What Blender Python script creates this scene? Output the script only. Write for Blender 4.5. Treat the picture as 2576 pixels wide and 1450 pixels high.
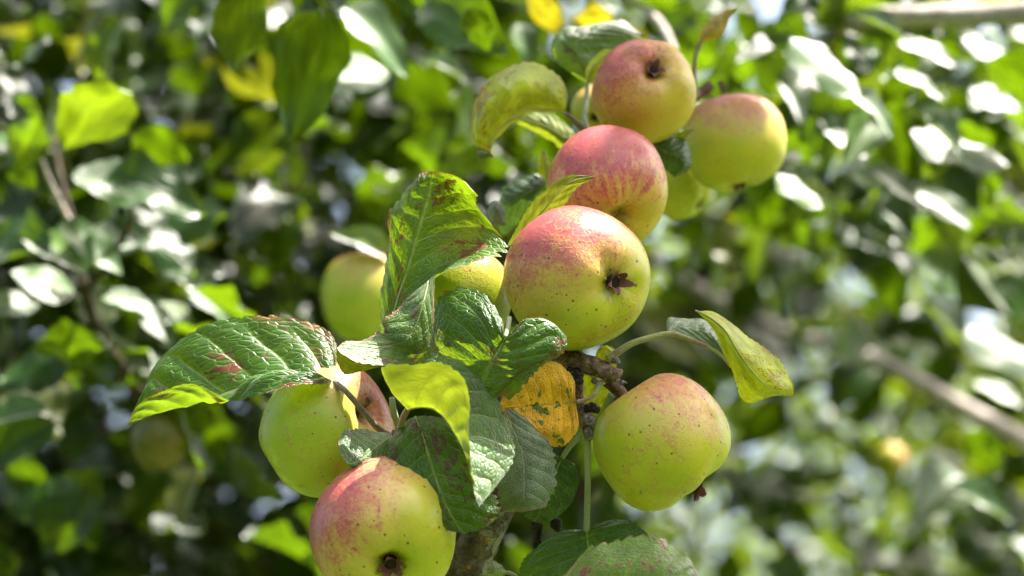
import bpy, math, random
import numpy as np
from mathutils import Vector, Matrix

random.seed(7)
rng = np.random.default_rng(11)
sc = bpy.context.scene
for o in list(bpy.data.objects):
    bpy.data.objects.remove(o)

# ------------------------------------------------------------------ camera
PITCH = math.radians(18)
CAM = np.array([0.0, 0.0, 1.55])
FW = np.array([0.0, math.cos(PITCH), math.sin(PITCH)])
RT = np.array([1.0, 0.0, 0.0])
UP = np.array([0.0, -math.sin(PITCH), math.cos(PITCH)])
LENS = 85.0
D0 = 1.2                                   # distance of the fruit cluster, metres
PX = D0 * 36.0 / LENS / 2576.0             # metres per layout unit at the cluster
cam_d = bpy.data.cameras.new("camera")
cam = bpy.data.objects.new("camera", cam_d)
sc.collection.objects.link(cam)
cam.location = CAM
cam.rotation_euler = (math.radians(90) + PITCH, 0, 0)
cam_d.lens = LENS
cam_d.sensor_width = 36
cam_d.clip_start = 0.02
cam_d.clip_end = 2000
cam_d.dof.use_dof = True
cam_d.dof.focus_distance = 1.178
cam_d.dof.aperture_fstop = 5.0
sc.camera = cam

# ------------------------------------------------------------------ sky, sun, exposure
SUN = np.array([0.42, -0.03, 0.90]); SUN /= np.linalg.norm(SUN)
world = bpy.data.worlds.new("World")
sc.world = world
world.use_nodes = True
wn = world.node_tree
sky = wn.nodes.new("ShaderNodeTexSky")
sky.sky_type = 'NISHITA'
sky.sun_disc = False
sky.sun_elevation = math.asin(SUN[2])
sky.sun_rotation = math.atan2(SUN[0], SUN[1])
sky.air_density = 1.0
sky.dust_density = 8.0
sky.ozone_density = 0.6
bg = wn.nodes["Background"]
wn.links.new(sky.outputs[0], bg.inputs[0])
bg.inputs[1].default_value = 0.13
sun_d = bpy.data.lights.new("sun", 'SUN')
sun_d.energy = 4.6
sun_d.angle = math.radians(0.53)
sun_d.color = (1.0, 0.95, 0.87)
sun = bpy.data.objects.new("sun", sun_d)
sc.collection.objects.link(sun)
sun.rotation_euler = Vector(SUN).to_track_quat('Z', 'Y').to_euler()
sun.location = (2, 0, 6)
sc.view_settings.view_transform = 'Standard'
sc.view_settings.look = 'None'
sc.view_settings.gamma = 1.0
sc.view_settings.exposure = 2.12
sc.view_settings.use_curve_mapping = False
sc.cycles.max_bounces = 5
sc.cycles.diffuse_bounces = 3
sc.cycles.glossy_bounces = 2
sc.cycles.transmission_bounces = 4
sc.cycles.sample_clamp_indirect = 6.0
sc.cycles.caustics_reflective = False
sc.cycles.caustics_refractive = False
sc.cycles.use_denoising = True
sc.cycles.adaptive_threshold = 0.02

# ------------------------------------------------------------------ helpers
def P(x, y, k=0.0):
    """layout coordinates (x right, y down, k away; one unit = PX at the cluster) -> world point"""
    d = D0 + k * PX
    w = d * 36.0 / LENS / 2576.0
    return CAM + FW * d + RT * ((x - 1288) * w) + UP * ((725 - y) * w)

def PD(x, y, d):
    return P(x, y, (d - D0) / PX)

def RK(r, k):
    """radius in layout units at depth k -> metres"""
    return r * PX * (D0 + k * PX) / D0

def C2W(v):
    """(right, up, toward viewer) direction -> world"""
    v = RT * v[0] + UP * v[1] - FW * v[2]
    return v / np.linalg.norm(v)

def link(o, parent=None):
    sc.collection.objects.link(o)
    if parent is not None:
        o.parent = parent
        o.matrix_parent_inverse = parent.matrix_world.inverted()
    return o

def empty(name, loc, label=None, cat=None, group=None):
    o = bpy.data.objects.new(name, None)
    o.empty_display_size = 0.02
    sc.collection.objects.link(o)
    o.matrix_world = Matrix.Translation(Vector(loc))
    if label: o["label"] = label
    if cat: o["category"] = cat
    if group: o["group"] = group
    return o

def mesh_obj(name, verts, faces, mat, parent=None, uv=None, smooth=True, origin=None):
    verts = np.asarray(verts, dtype=float)
    if origin is None:
        origin = verts.mean(axis=0)
    me = bpy.data.meshes.new(name)
    me.from_pydata((verts - origin).tolist(), [], faces)
    if uv is not None:
        ul = me.uv_layers.new(name="UVMap")
        idx = np.empty(len(me.loops), dtype=np.int32)
        me.loops.foreach_get("vertex_index", idx)
        ul.data.foreach_set("uv", np.asarray(uv)[idx].astype(np.float32).ravel())
    if smooth:
        me.polygons.foreach_set("use_smooth", [True] * len(me.polygons))
    me.materials.append(mat)
    me.update()
    o = bpy.data.objects.new(name, me)
    sc.collection.objects.link(o)
    o.matrix_world = Matrix.Translation(Vector(origin))
    if parent is not None:
        pm = parent_world(parent)
        o.parent = parent
        o.matrix_parent_inverse = pm.inverted()
    return o

def parent_world(o):
    if o.parent is None:
        return o.matrix_basis.copy()
    return parent_world(o.parent) @ o.matrix_parent_inverse @ o.matrix_basis

def cr(p, n):
    """Catmull-Rom sampling of control rows p (m, ...) at n even parameters"""
    p = np.asarray(p, dtype=float)
    m = len(p)
    t = np.linspace(0, m - 1, n) if np.isscalar(n) else np.asarray(n)
    i = np.clip(np.floor(t).astype(int), 0, m - 2)
    f = t - i
    ext = np.concatenate([[2 * p[0] - p[1]], p, [2 * p[-1] - p[-2]]])
    p0, p1, p2, p3 = ext[i], ext[i + 1], ext[i + 2], ext[i + 3]
    sh = (len(t),) + (1,) * (p.ndim - 1)
    f = f.reshape(sh)
    return 0.5 * (2 * p1 + (p2 - p0) * f + (2 * p0 - 5 * p1 + 4 * p2 - p3) * f ** 2 + (3 * p1 - p0 - 3 * p2 + p3) * f ** 3)

def tube_data(pts, rads, nseg=12, nlen=None, wob=0.0, seed=0):
    """tapered round tube along world points"""
    pts = np.asarray(pts, dtype=float); rads = np.asarray(rads, dtype=float)
    nlen = nlen or max(6, 5 * (len(pts) - 1) + 1)
    c = cr(pts, nlen); r = np.interp(np.linspace(0, len(rads) - 1, nlen), np.arange(len(rads)), rads)
    t = np.gradient(c, axis=0); t /= np.linalg.norm(t, axis=1)[:, None] + 1e-12
    ref = np.array([0.31, 0.2, 0.93])
    if abs(t[0] @ ref) > 0.9: ref = np.array([1.0, 0.1, 0])
    V = []; rs = np.random.default_rng(seed)
    n = ref - t[0] * (t[0] @ ref); n /= np.linalg.norm(n)
    ph = rs.uniform(0, 6.28, 6)
    for i in range(nlen):
        n = n - t[i] * (n @ t[i]); n /= np.linalg.norm(n)
        b = np.cross(t[i], n)
        for j in range(nseg):
            a = 2 * math.pi * j / nseg
            w = 1 + wob * (math.sin(a * 2 + ph[0] + i * .35) * .5 + math.sin(a * 3 + ph[1] - i * .55) * .4 + math.sin(i * 1.1 + ph[2]) * .5 + rs.uniform(-.35, .35))
            V.append(c[i] + (n * math.cos(a) + b * math.sin(a)) * r[i] * w)
    F = []
    for i in range(nlen - 1):
        for j in range(nseg):
            F.append((i * nseg + j, i * nseg + (j + 1) % nseg, (i + 1) * nseg + (j + 1) % nseg, (i + 1) * nseg + j))
    F.append(tuple(range(nseg))[::-1]); F.append(tuple((nlen - 1) * nseg + j for j in range(nseg)))
    return np.array(V), F

def tube(name, pts, rads, mat, parent=None, **kw):
    V, F = tube_data(pts, rads, **kw)
    return mesh_obj(name, V, F, mat, parent)

def tubek(name, pk, mat, parent, **kw):
    """tube from layout points (x, y, k, r)"""
    return tube(name, [P(*q[:3]) for q in pk], [RK(q[3], q[2]) for q in pk], mat, parent, **kw)

# ------------------------------------------------------------------ material helpers
class NT:
    def __init__(s, name):
        s.m = bpy.data.materials.new(name); s.m.use_nodes = True
        s.t = s.m.node_tree; s.t.nodes.clear()
        s.out = s.t.nodes.new("ShaderNodeOutputMaterial")
    def n(s, typ, **kw):
        nd = s.t.nodes.new(typ)
        for k, v in kw.items(): setattr(nd, k, v)
        return nd
    def set(s, sock, v):
        if v is None: return
        if isinstance(v, bpy.types.NodeSocket): s.t.links.new(v, sock)
        else:
            if isinstance(v, (tuple, list)) and len(v) == 3 and sock.type == 'RGBA': v = (*v, 1)
            sock.default_value = v
    def math(s, op, a, b=None, c=None, clamp=False):
        nd = s.n("ShaderNodeMath", operation=op, use_clamp=clamp)
        for i, v in enumerate((a, b, c)): s.set(nd.inputs[i], v)
        return nd.outputs[0]
    def vmath(s, op, a, b=None, out=0):
        nd = s.n("ShaderNodeVectorMath", operation=op)
        s.set(nd.inputs[0], a)
        if b is not None:
            s.set(nd.inputs[3 if op == 'SCALE' else 1], b)
        return nd.outputs[out]
    def mix(s, f, a, b, blend='MIX'):
        nd = s.n("ShaderNodeMix", data_type='RGBA', blend_type=blend)
        s.set(nd.inputs[0], f); s.set(nd.inputs[6], a); s.set(nd.inputs[7], b)
        return nd.outputs[2]
    def smooth(s, v, lo, hi, a=0.0, b=1.0):
        nd = s.n("ShaderNodeMapRange", interpolation_type='SMOOTHSTEP')
        s.set(nd.inputs[0], v); s.set(nd.inputs[1], lo); s.set(nd.inputs[2], hi); s.set(nd.inputs[3], a); s.set(nd.inputs[4], b)
        return nd.outputs[0]
    def noise(s, vec, scale, detail=2.0, rough=0.5, dist=0.0, out=0, w=None):
        nd = s.n("ShaderNodeTexNoise")
        if w is not None:
            cz = s.n("ShaderNodeCombineXYZ"); s.set(cz.inputs[2], w)
            vec = s.vmath('ADD', vec, cz.outputs[0])
        s.set(nd.inputs['Vector'], vec); s.set(nd.inputs['Scale'], scale); s.set(nd.inputs['Detail'], detail)
        s.set(nd.inputs['Roughness'], rough); s.set(nd.inputs['Distortion'], dist)
        return nd.outputs[out]
    def voro(s, vec, scale, feature='F1', out=0, rand=1.0):
        nd = s.n("ShaderNodeTexVoronoi", feature=feature)
        s.set(nd.inputs['Vector'], vec); s.set(nd.inputs['Scale'], scale); s.set(nd.inputs['Randomness'], rand)
        return nd.outputs[out]
    def bump(s, h, strength=0.3, dist=0.001, normal=None):
        nd = s.n("ShaderNodeBump")
        s.set(nd.inputs['Strength'], strength); s.set(nd.inputs['Distance'], dist); s.set(nd.inputs['Height'], h)
        if normal is not None: s.set(nd.inputs['Normal'], normal)
        return nd.outputs[0]
    def surf(s, sh):
        s.t.links.new(sh, s.out.inputs[0]); return s.m
    def principled(s, color, rough=0.5, spec=0.5, normal=None, **kw):
        nd = s.n("ShaderNodeBsdfPrincipled")
        s.set(nd.inputs['Base Color'], color); s.set(nd.inputs['Roughness'], rough); s.set(nd.inputs['Specular IOR Level'], spec)
        if normal is not None: s.set(nd.inputs['Normal'], normal)
        for k, v in kw.items(): s.set(nd.inputs[k.replace('_', ' ')], v)
        return nd.outputs[0]

NV = 8.0          # side veins per leaf half
def leaf_shader(t, up, lo, tr, trf, rough, fres, n, shine=1.0):
    """two-sided leaf: diffuse + light through the blade + a waxy upper face"""
    back = t.n("ShaderNodeNewGeometry").outputs['Backfacing']
    col = t.mix(back, up, lo)
    d = t.n("ShaderNodeBsdfDiffuse"); t.set(d.inputs[0], col); t.set(d.inputs['Normal'], n)
    trn = t.n("ShaderNodeBsdfTranslucent"); t.set(trn.inputs[0], tr); t.set(trn.inputs['Normal'], n)
    m1 = t.n("ShaderNodeMixShader"); t.set(m1.inputs[0], trf)
    t.t.links.new(d.outputs[0], m1.inputs[1]); t.t.links.new(trn.outputs[0], m1.inputs[2])
    g = t.n("ShaderNodeBsdfGlossy"); t.set(g.inputs[0], (1, 1, 1)); t.set(g.inputs['Roughness'], rough); t.set(g.inputs['Normal'], n)
    fr = t.n("ShaderNodeFresnel"); t.set(fr.inputs[0], fres); t.set(fr.inputs[1], n)
    f = t.math('MULTIPLY', fr.outputs[0], t.math('MULTIPLY_ADD', back, -0.9 * shine, shine))
    m2 = t.n("ShaderNodeMixShader"); t.set(m2.inputs[0], f)
    t.t.links.new(m1.outputs[0], m2.inputs[1]); t.t.links.new(g.outputs[0], m2.inputs[2])
    return m2.outputs[0]

_lm = {}
def leaf_mat(name, up=(.028, .098, .002), lo=(.22, .28, .05), tr=(.24, .38, .01), trf=.38, spots=.35, spotcol=(.16, .035, .02),
             edge=.3, edgecol=(.32, .10, .035), rough=.38, vein=(.22, .30, .06), mottle=0.0, mottlecol=(.03, .09, .01), veinamt=.6, dots=0.0, trv=1.3):
    if name in _lm: return _lm[name]
    t = NT("leaf_" + name)
    uvn = t.n("ShaderNodeUVMap"); uv = uvn.outputs[0]
    sx = t.n("ShaderNodeSeparateXYZ"); t.t.links.new(uv, sx.inputs[0]); u, v = sx.outputs[0], sx.outputs[1]
    rnd = t.n("ShaderNodeObjectInfo").outputs['Random']
    av = t.math('ABSOLUTE', v)
    w = t.math('MULTIPLY', rnd, 37.0)
    comb = t.n("ShaderNodeCombineXYZ"); t.set(comb.inputs[0], t.math('MULTIPLY', u, 2.1)); t.set(comb.inputs[1], v)
    q = comb.outputs[0]
    wq = t.vmath('ADD', q, t.vmath('SCALE', t.noise(q, 4.0, 1, out=1, w=w), 0.10))
    # side veins, same phase as the quilted relief of the blade
    ph = t.math('MULTIPLY', t.math('MULTIPLY_ADD', t.math('POWER', av, 1.25), -0.24, u), NV)
    ph = t.math('ADD', ph, t.math('MULTIPLY', t.math('SUBTRACT', t.noise(q, 3.0, 1, w=w), .5), .35))
    dv = t.math('ABSOLUTE', t.math('SUBTRACT', t.math('FRACT', ph), .5))
    sv = t.smooth(dv, 0.5, 0.42)
    sv = t.math('SUBTRACT', 1.0, sv)
    sv = t.math('MULTIPLY', sv, t.smooth(av, 1.0, .55))
    mr = t.smooth(av, .045, .012)
    net = t.voro(wq, 13.0, 'DISTANCE_TO_EDGE')
    netl = t.smooth(net, .07, .0)
    veins = t.math('MAXIMUM', mr, t.math('MAXIMUM', t.math('MULTIPLY', sv, .75), t.math('MULTIPLY', netl, .38)))
    va = t.math('MULTIPLY', veins, veinamt)
    big = t.noise(q, 2.2, 3, .6, w=w)
    tone = t.smooth(big, .3, .7, .72, 1.28)
    upc = t.mix(1.0, up, t.math('MULTIPLY', tone, 1.0), 'MULTIPLY')
    # blemishes
    sp = t.noise(wq, 9.0, 4, .66, w=t.math('ADD', w, 5.0))
    sp = t.math('ADD', sp, t.math('MULTIPLY', t.math('SUBTRACT', t.noise(q, 1.8, 1, w=t.math('ADD', w, 9.0)), .5), .7))
    spm = t.smooth(sp, .90 - spots * .5, .99 - spots * .5)
    en = t.math('ADD', av, t.math('MULTIPLY', t.math('SUBTRACT', t.noise(q, 3.2, 3, w=t.math('ADD', w, 3.0)), .5), .5))
    en = t.math('MAXIMUM', en, t.math('ADD', u, t.math('MULTIPLY', t.math('SUBTRACT', t.noise(q, 4.0, 2, w=w), .5), .25)))
    edm = t.smooth(en, 1.06 - edge * .28, 1.16 - edge * .28)
    def dress(c, amt=1.0, vc=vein):
        c = t.mix(va, c, vc)
        if mottle > 0:
            mm = t.noise(wq, 3.6, 4, .6, w=t.math('ADD', w, 2.0))
            c = t.mix(t.smooth(mm, .66 - mottle * .25, .72 - mottle * .25), c, mottlecol)
        c = t.mix(t.math('MULTIPLY', edm, .85 * amt), c, edgecol)
        c = t.mix(t.math('MULTIPLY', spm, .85 * amt), c, spotcol)
        if dots > 0:
            dd = t.voro(q, 17.0, 'F1')
            c = t.mix(t.smooth(dd, .16 * dots, .10 * dots), c, (.04, .012, .01))
        return c
    upc = dress(upc)
    tone2 = t.smooth(t.noise(q, 3.0, 4, .6, w=t.math('ADD', w, 7.0)), .3, .7, .68, 1.25)
    loc = dress(t.mix(1.0, lo, tone2, 'MULTIPLY'), .8, tuple(min(1, a * 1.35) for a in lo))
    trc = dress(t.mix(1.0, tr, tone2, 'MULTIPLY'), .9, tuple(min(1, a * trv) for a in tr))
    # relief: quilted cells between sunken veins, fine grain
    h = t.math('MULTIPLY', veins, -1.0)
    h = t.math('ADD', h, t.math('MULTIPLY', t.smooth(net, 0, .25), .38))
    h = t.math('ADD', h, t.math('MULTIPLY', t.noise(q, 40.0, 2, w=w), .35))
    bst = t.math('MULTIPLY_ADD', t.n("ShaderNodeNewGeometry").outputs['Backfacing'], -.50, .62)
    nrm = t.bump(h, bst, .0008)
    rg = t.math('ADD', rough, t.math('MULTIPLY', t.math('SUBTRACT', big, .5), .25))
    trfm = t.math('MULTIPLY', trf, t.math('SUBTRACT', 1.0, t.math('MULTIPLY', t.math('MAXIMUM', spm, edm), .55)))
    t.surf(leaf_shader(t, upc, loc, trc, trfm, rg, 1.42, nrm, .62))
    _lm[name] = t.m
    return t.m

def leaf_bg_mat(name, up, lo, tr, trf=.4, rough=.3, fres=1.45, nb=True, shine=1.0, flat=False, yl=.15):
    t = NT("leaf_" + name)
    at = t.n("ShaderNodeAttribute", attribute_name="rnd")
    r = t.math('FRACT', t.math('ADD', at.outputs['Fac'], t.n("ShaderNodeObjectInfo").outputs['Random']))
    tone = t.math('MULTIPLY_ADD', r, .9, .55)
    yel = t.smooth(r, .80, 1.0, 0, yl)
    upc = t.mix(yel, t.mix(1.0, up, tone, 'MULTIPLY'), (.22, .22, .02))
    trc = t.mix(yel, tr, (.45, .40, .02))
    loc = t.mix(1.0, lo, tone, 'MULTIPLY')
    uv = t.n("ShaderNodeUVMap").outputs[0]
    if nb:
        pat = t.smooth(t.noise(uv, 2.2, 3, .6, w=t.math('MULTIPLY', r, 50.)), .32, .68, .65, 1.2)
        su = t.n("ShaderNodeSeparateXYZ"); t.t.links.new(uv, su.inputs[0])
        pat = t.math('MULTIPLY', pat, t.smooth(su.outputs[1], -.25, .25, .75, 1.15))  # uneven glow put into the colour: one half of the blade darker
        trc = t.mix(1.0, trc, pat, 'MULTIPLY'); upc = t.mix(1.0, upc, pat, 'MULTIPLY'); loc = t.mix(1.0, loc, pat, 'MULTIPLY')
    n = t.bump(t.noise(uv, 5.0, 1, w=t.math('MULTIPLY', r, 30.)), .5, .003) if nb and not flat else None
    t.surf(leaf_shader(t, upc, loc, trc, trf, rough, fres, n, shine))
    return t.m

M_bgleaf = leaf_bg_mat("far", (.008, .026, .002), (.020, .040, .004), (.065, .12, .001), rough=.46, fres=1.42, nb=False, shine=.7, yl=.4)  # leaf darkened: shade of the background put into its colour
M_bgright = leaf_bg_mat("far_sunny", (.014, .044, .002), (.040, .072, .004), (.30, .42, .002), rough=.38, fres=1.48, nb=False, yl=.4, shine=.6)  # brighter copy of the far leaf, sunlight put into its colour
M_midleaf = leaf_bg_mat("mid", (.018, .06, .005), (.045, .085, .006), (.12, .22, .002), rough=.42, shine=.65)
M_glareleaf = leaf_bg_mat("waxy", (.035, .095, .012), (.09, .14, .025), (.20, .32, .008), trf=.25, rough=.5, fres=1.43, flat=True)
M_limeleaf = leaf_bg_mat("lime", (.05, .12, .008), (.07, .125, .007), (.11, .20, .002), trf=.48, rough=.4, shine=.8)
M_yellowbg = leaf_bg_mat("yellow_far", (.34, .27, .02), (.36, .30, .03), (.42, .36, .01), trf=.5, rough=.45)

def bark_mat(name, c1, c2, lichen, lamt, scale=1.0):
    t = NT(name)
    co = t.n("ShaderNodeTexCoord").outputs['Object']
    a = t.noise(co, 160 * scale, 5, .65); b = t.noise(co, 45 * scale, 4, .6, 1.0)
    c = t.mix(t.smooth(a, .35, .68), c1, c2)
    c = t.mix(t.math('MULTIPLY', t.smooth(b, .52, .62), lamt), c, lichen)
    c = t.mix(t.smooth(t.noise(co, 300 * scale, 2), .66, .72), c, (.30, .14, .03))
    c = t.mix(t.smooth(t.noise(co, 420 * scale, 3), .60, .72, 0, .8), c, (.012, .010, .009))
    h = t.math('ADD', a, t.math('MULTIPLY', b, 1.5))
    return t.surf(t.principled(c, .85, .2, t.bump(h, .9, .003)))
M_bark = bark_mat("bark_lichened", (.055, .045, .035), (.16, .14, .105), (.30, .31, .24), .75)
M_twig = bark_mat("bark_twig", (.09, .052, .035), (.27, .20, .145), (.36, .29, .22), .6, 2.2)
M_darkwood = bark_mat("bark_dark", (.012, .010, .010), (.05, .04, .035), (.12, .11, .10), .4, 2.0)
M_budgrey = bark_mat("bud_scales", (.08, .05, .045), (.34, .30, .28), (.45, .42, .40), .6, 3.5)
M_paleb = bark_mat("bark_pale", (.36, .31, .28), (.60, .54, .50), (.68, .63, .58), .6, .8)
M_brownb = bark_mat("bark_brown", (.035, .026, .018), (.085, .064, .045), (.14, .125, .10), .4, .6)

def stalk_mat(name, c1, c2):
    t = NT(name)
    co = t.n("ShaderNodeTexCoord").outputs['Object']
    c = t.mix(t.smooth(t.noise(co, 90, 4, .6), .42, .64), c1, c2)
    fz = t.noise(co, 900, 2)
    c = t.mix(t.smooth(fz, .5, .8, 0, .35), c, (.5, .5, .42))
    return t.surf(t.principled(c, .6, .3, t.bump(fz, .4, .0006), Sheen_Weight=.35))
M_stalk = stalk_mat("stalk_green", (.24, .26, .08), (.20, .10, .05))
M_stalkb = stalk_mat("stalk_brown", (.17, .12, .06), (.10, .07, .04))
M_stalkg = stalk_mat("stalk_pale_green", (.25, .29, .14), (.20, .24, .10))
M_rib = stalk_mat("midrib_pale", (.26, .30, .10), (.22, .22, .08))

# ------------------------------------------------------------------ ground (below the frame; it lights the fruit from below)
tg = NT("grass_ground")
gco = tg.n("ShaderNodeTexCoord").outputs['Object']
gc = tg.mix(tg.smooth(tg.noise(gco, 3.0, 6, .65), .35, .65), (.05, .085, .02), (.11, .13, .035))
tg.surf(tg.principled(gc, .9, .1, tg.bump(tg.noise(gco, 60, 3), .8, .03)))
S = 900.0
g = mesh_obj("ground", [(-S, -S, 0), (S, -S, 0), (S, S, 0), (-S, S, 0)], [(0, 1, 2, 3)], tg.m, origin=np.zeros(3))
g["kind"] = "structure"

# ------------------------------------------------------------------ apples
PROF = np.array([(0, .56), (.05, .58), (.12, .68), (.22, .80), (.36, .885), (.52, .895), (.70, .82), (.86, .64), (.965, .38), (1.0, .08),
                 (.975, -.24), (.89, -.52), (.75, -.74), (.58, -.875), (.43, -.92), (.31, -.905), (.21, -.845), (.13, -.775), (.06, -.74), (0, -.735)])

def apple_mat(name, blush, seed, amt=.5, base=((.40, .44, .035), (.55, .48, .05)), red=(.39, .032, .082), orange=(.61, .33, .12), net=.5, streak=.6, dots=1.0, soft=.55):
    t = NT(name)
    co = t.n("ShaderNodeTexCoord").outputs['Object']
    off = (seed * 1.7, seed * .9, seed * 2.3)
    p = t.vmath('ADD', co, off)
    nrm = t.vmath('NORMALIZE', co)
    b = t.vmath('DOT_PRODUCT', nrm, tuple(blush), out=1)
    sep = t.n("ShaderNodeSeparateXYZ"); t.t.links.new(co, sep.inputs[0])
    cxy = t.n("ShaderNodeCombineXYZ"); t.t.links.new(sep.outputs[0], cxy.inputs[0]); t.t.links.new(sep.outputs[1], cxy.inputs[1])
    ang = t.vmath('NORMALIZE', cxy.outputs[0])
    cst = t.n("ShaderNodeCombineXYZ"); s2 = t.n("ShaderNodeSeparateXYZ"); t.t.links.new(ang, s2.inputs[0])
    t.t.links.new(s2.outputs[0], cst.inputs[0]); t.t.links.new(s2.outputs[1], cst.inputs[1])
    t.set(cst.inputs[2], t.math('MULTIPLY', sep.outputs[2], .55))
    stv = t.vmath('ADD', cst.outputs[0], off)
    st = t.noise(stv, 7.5, 5, .65)
    mot = t.noise(p, 3.0, 5, .62, .4)
    fine = t.noise(p, 16.0, 4, .7)
    field = t.math('ADD', b, t.math('MULTIPLY', t.math('SUBTRACT', mot, .5), .9))
    field = t.math('ADD', field, t.math('MULTIPLY', t.math('SUBTRACT', st, .5), streak))
    thr = .75 - amt
    warm = t.smooth(field, thr - .55, thr + .35)
    stip = t.noise(p, 34.0, 3, .7)
    rd = t.math('ADD', field, t.math('MULTIPLY', t.math('SUBTRACT', fine, .5), 1.1))
    rd = t.smooth(t.math('ADD', rd, t.math('MULTIPLY', t.math('SUBTRACT', stip, .5), .9)), thr + .0, thr + soft + .25)
    dark = t.smooth(t.math('ADD', t.math('MULTIPLY', st, .55), t.math('MULTIPLY', fine, .45)), .52, .66)
    dark = t.math('MULTIPLY', dark, t.smooth(field, thr - .25, thr + .3))
    c = t.mix(t.smooth(t.noise(p, 1.6, 3), .3, .7), base[0], base[1])
    c = t.mix(t.math('MULTIPLY', warm, .65), c, orange)
    c = t.mix(t.math('MULTIPLY', rd, .82), c, tuple(.45 * a + .55 * bb for a, bb in zip(red, orange)))
    c = t.mix(t.math('MULTIPLY', rd, .75), c, red)
    c = t.mix(t.math('MULTIPLY', dark, .7), c, tuple(a * .8 for a in red))
    # pale lenticel speckle and russet net
    wp = t.vmath('ADD', p, t.vmath('SCALE', t.noise(p, 5.0, 3, out=1), .5))
    ne = t.voro(wp, 4.2, 'DISTANCE_TO_EDGE')
    nl = t.math('MULTIPLY', t.smooth(ne, .085, .005), t.smooth(t.noise(p, 1.8, 3, .6), .43, .62))
    ne2 = t.voro(wp, 9.0, 'DISTANCE_TO_EDGE')
    nl2 = t.math('MULTIPLY', t.smooth(ne2, .10, .0), t.smooth(t.noise(p, 2.6, 2, .6), .50, .64))
    nl = t.math('MAXIMUM', nl, nl2)
    c = t.mix(t.math('MULTIPLY', nl, net), c, (.46, .26, .07))
    vd = t.n("ShaderNodeTexVoronoi"); t.set(vd.inputs['Vector'], p); t.set(vd.inputs['Scale'], 9.0)
    keep = t.smooth(t.n("ShaderNodeSeparateColor").outputs[0], .5, .5)
    sepc = t.n("ShaderNodeSeparateColor"); t.t.links.new(vd.outputs['Color'], sepc.inputs[0])
    dsz = t.math('MULTIPLY', t.smooth(sepc.outputs[0], .25, 1.0, 0.0, .22), dots)
    dm = t.smooth(t.math('SUBTRACT', vd.outputs['Distance'], dsz), .0, -.05)
    c = t.mix(t.math('MULTIPLY', dm, .85), c, (.10, .045, .015))
    vp = t.n("ShaderNodeTexVoronoi"); t.set(vp.inputs['Vector'], p); t.set(vp.inputs['Scale'], 15.0)
    c = t.mix(t.smooth(vp.outputs['Distance'], .16, .08, 0, .35), c, (.62, .55, .22))
    # russet in the stem cavity and calyx basin
    rr = t.vmath('LENGTH', cxy.outputs[0], out=1)
    inb = t.math('MULTIPLY', t.smooth(t.math('ADD', rr, t.math('MULTIPLY', t.math('SUBTRACT', fine, .5), .4)), .24, .06), .7)
    c = t.mix(inb, c, (.20, .16, .05))
    scab = t.math('MULTIPLY', t.smooth(t.noise(p, 7.0, 5, .7, .6), .64, .70), t.smooth(t.noise(p, 1.3, 1), .5, .62))
    c = t.mix(t.math('MULTIPLY', scab, .65), c, (.24, .12, .035))
    crease = t.math('MULTIPLY', t.noise(stv, 11.0, 2, .6), t.smooth(rr, .48, .12))
    h = t.math('ADD', t.math('MULTIPLY', fine, .5), t.math('ADD', t.math('MULTIPLY', nl, .4), t.math('MULTIPLY', dm, -.6)))
    h = t.math('ADD', h, t.math('MULTIPLY', crease, 3.0))
    n = t.bump(h, .22, .0012)
    rg = t.smooth(mot, .3, .7, .25, .40)
    return t.surf(t.principled(c, rg, .42, n))

t = NT("calyx_dry")
_c = t.n("ShaderNodeTexCoord").outputs['Object']
M_calyx = t.surf(t.principled(t.mix(t.noise(_c, 260, 3), (.05, .018, .015), (.22, .085, .075)), .8, .2))
t = NT("calyx_tube")
M_calyxin = t.surf(t.principled((.03, .022, .014), .9, .1))

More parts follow.
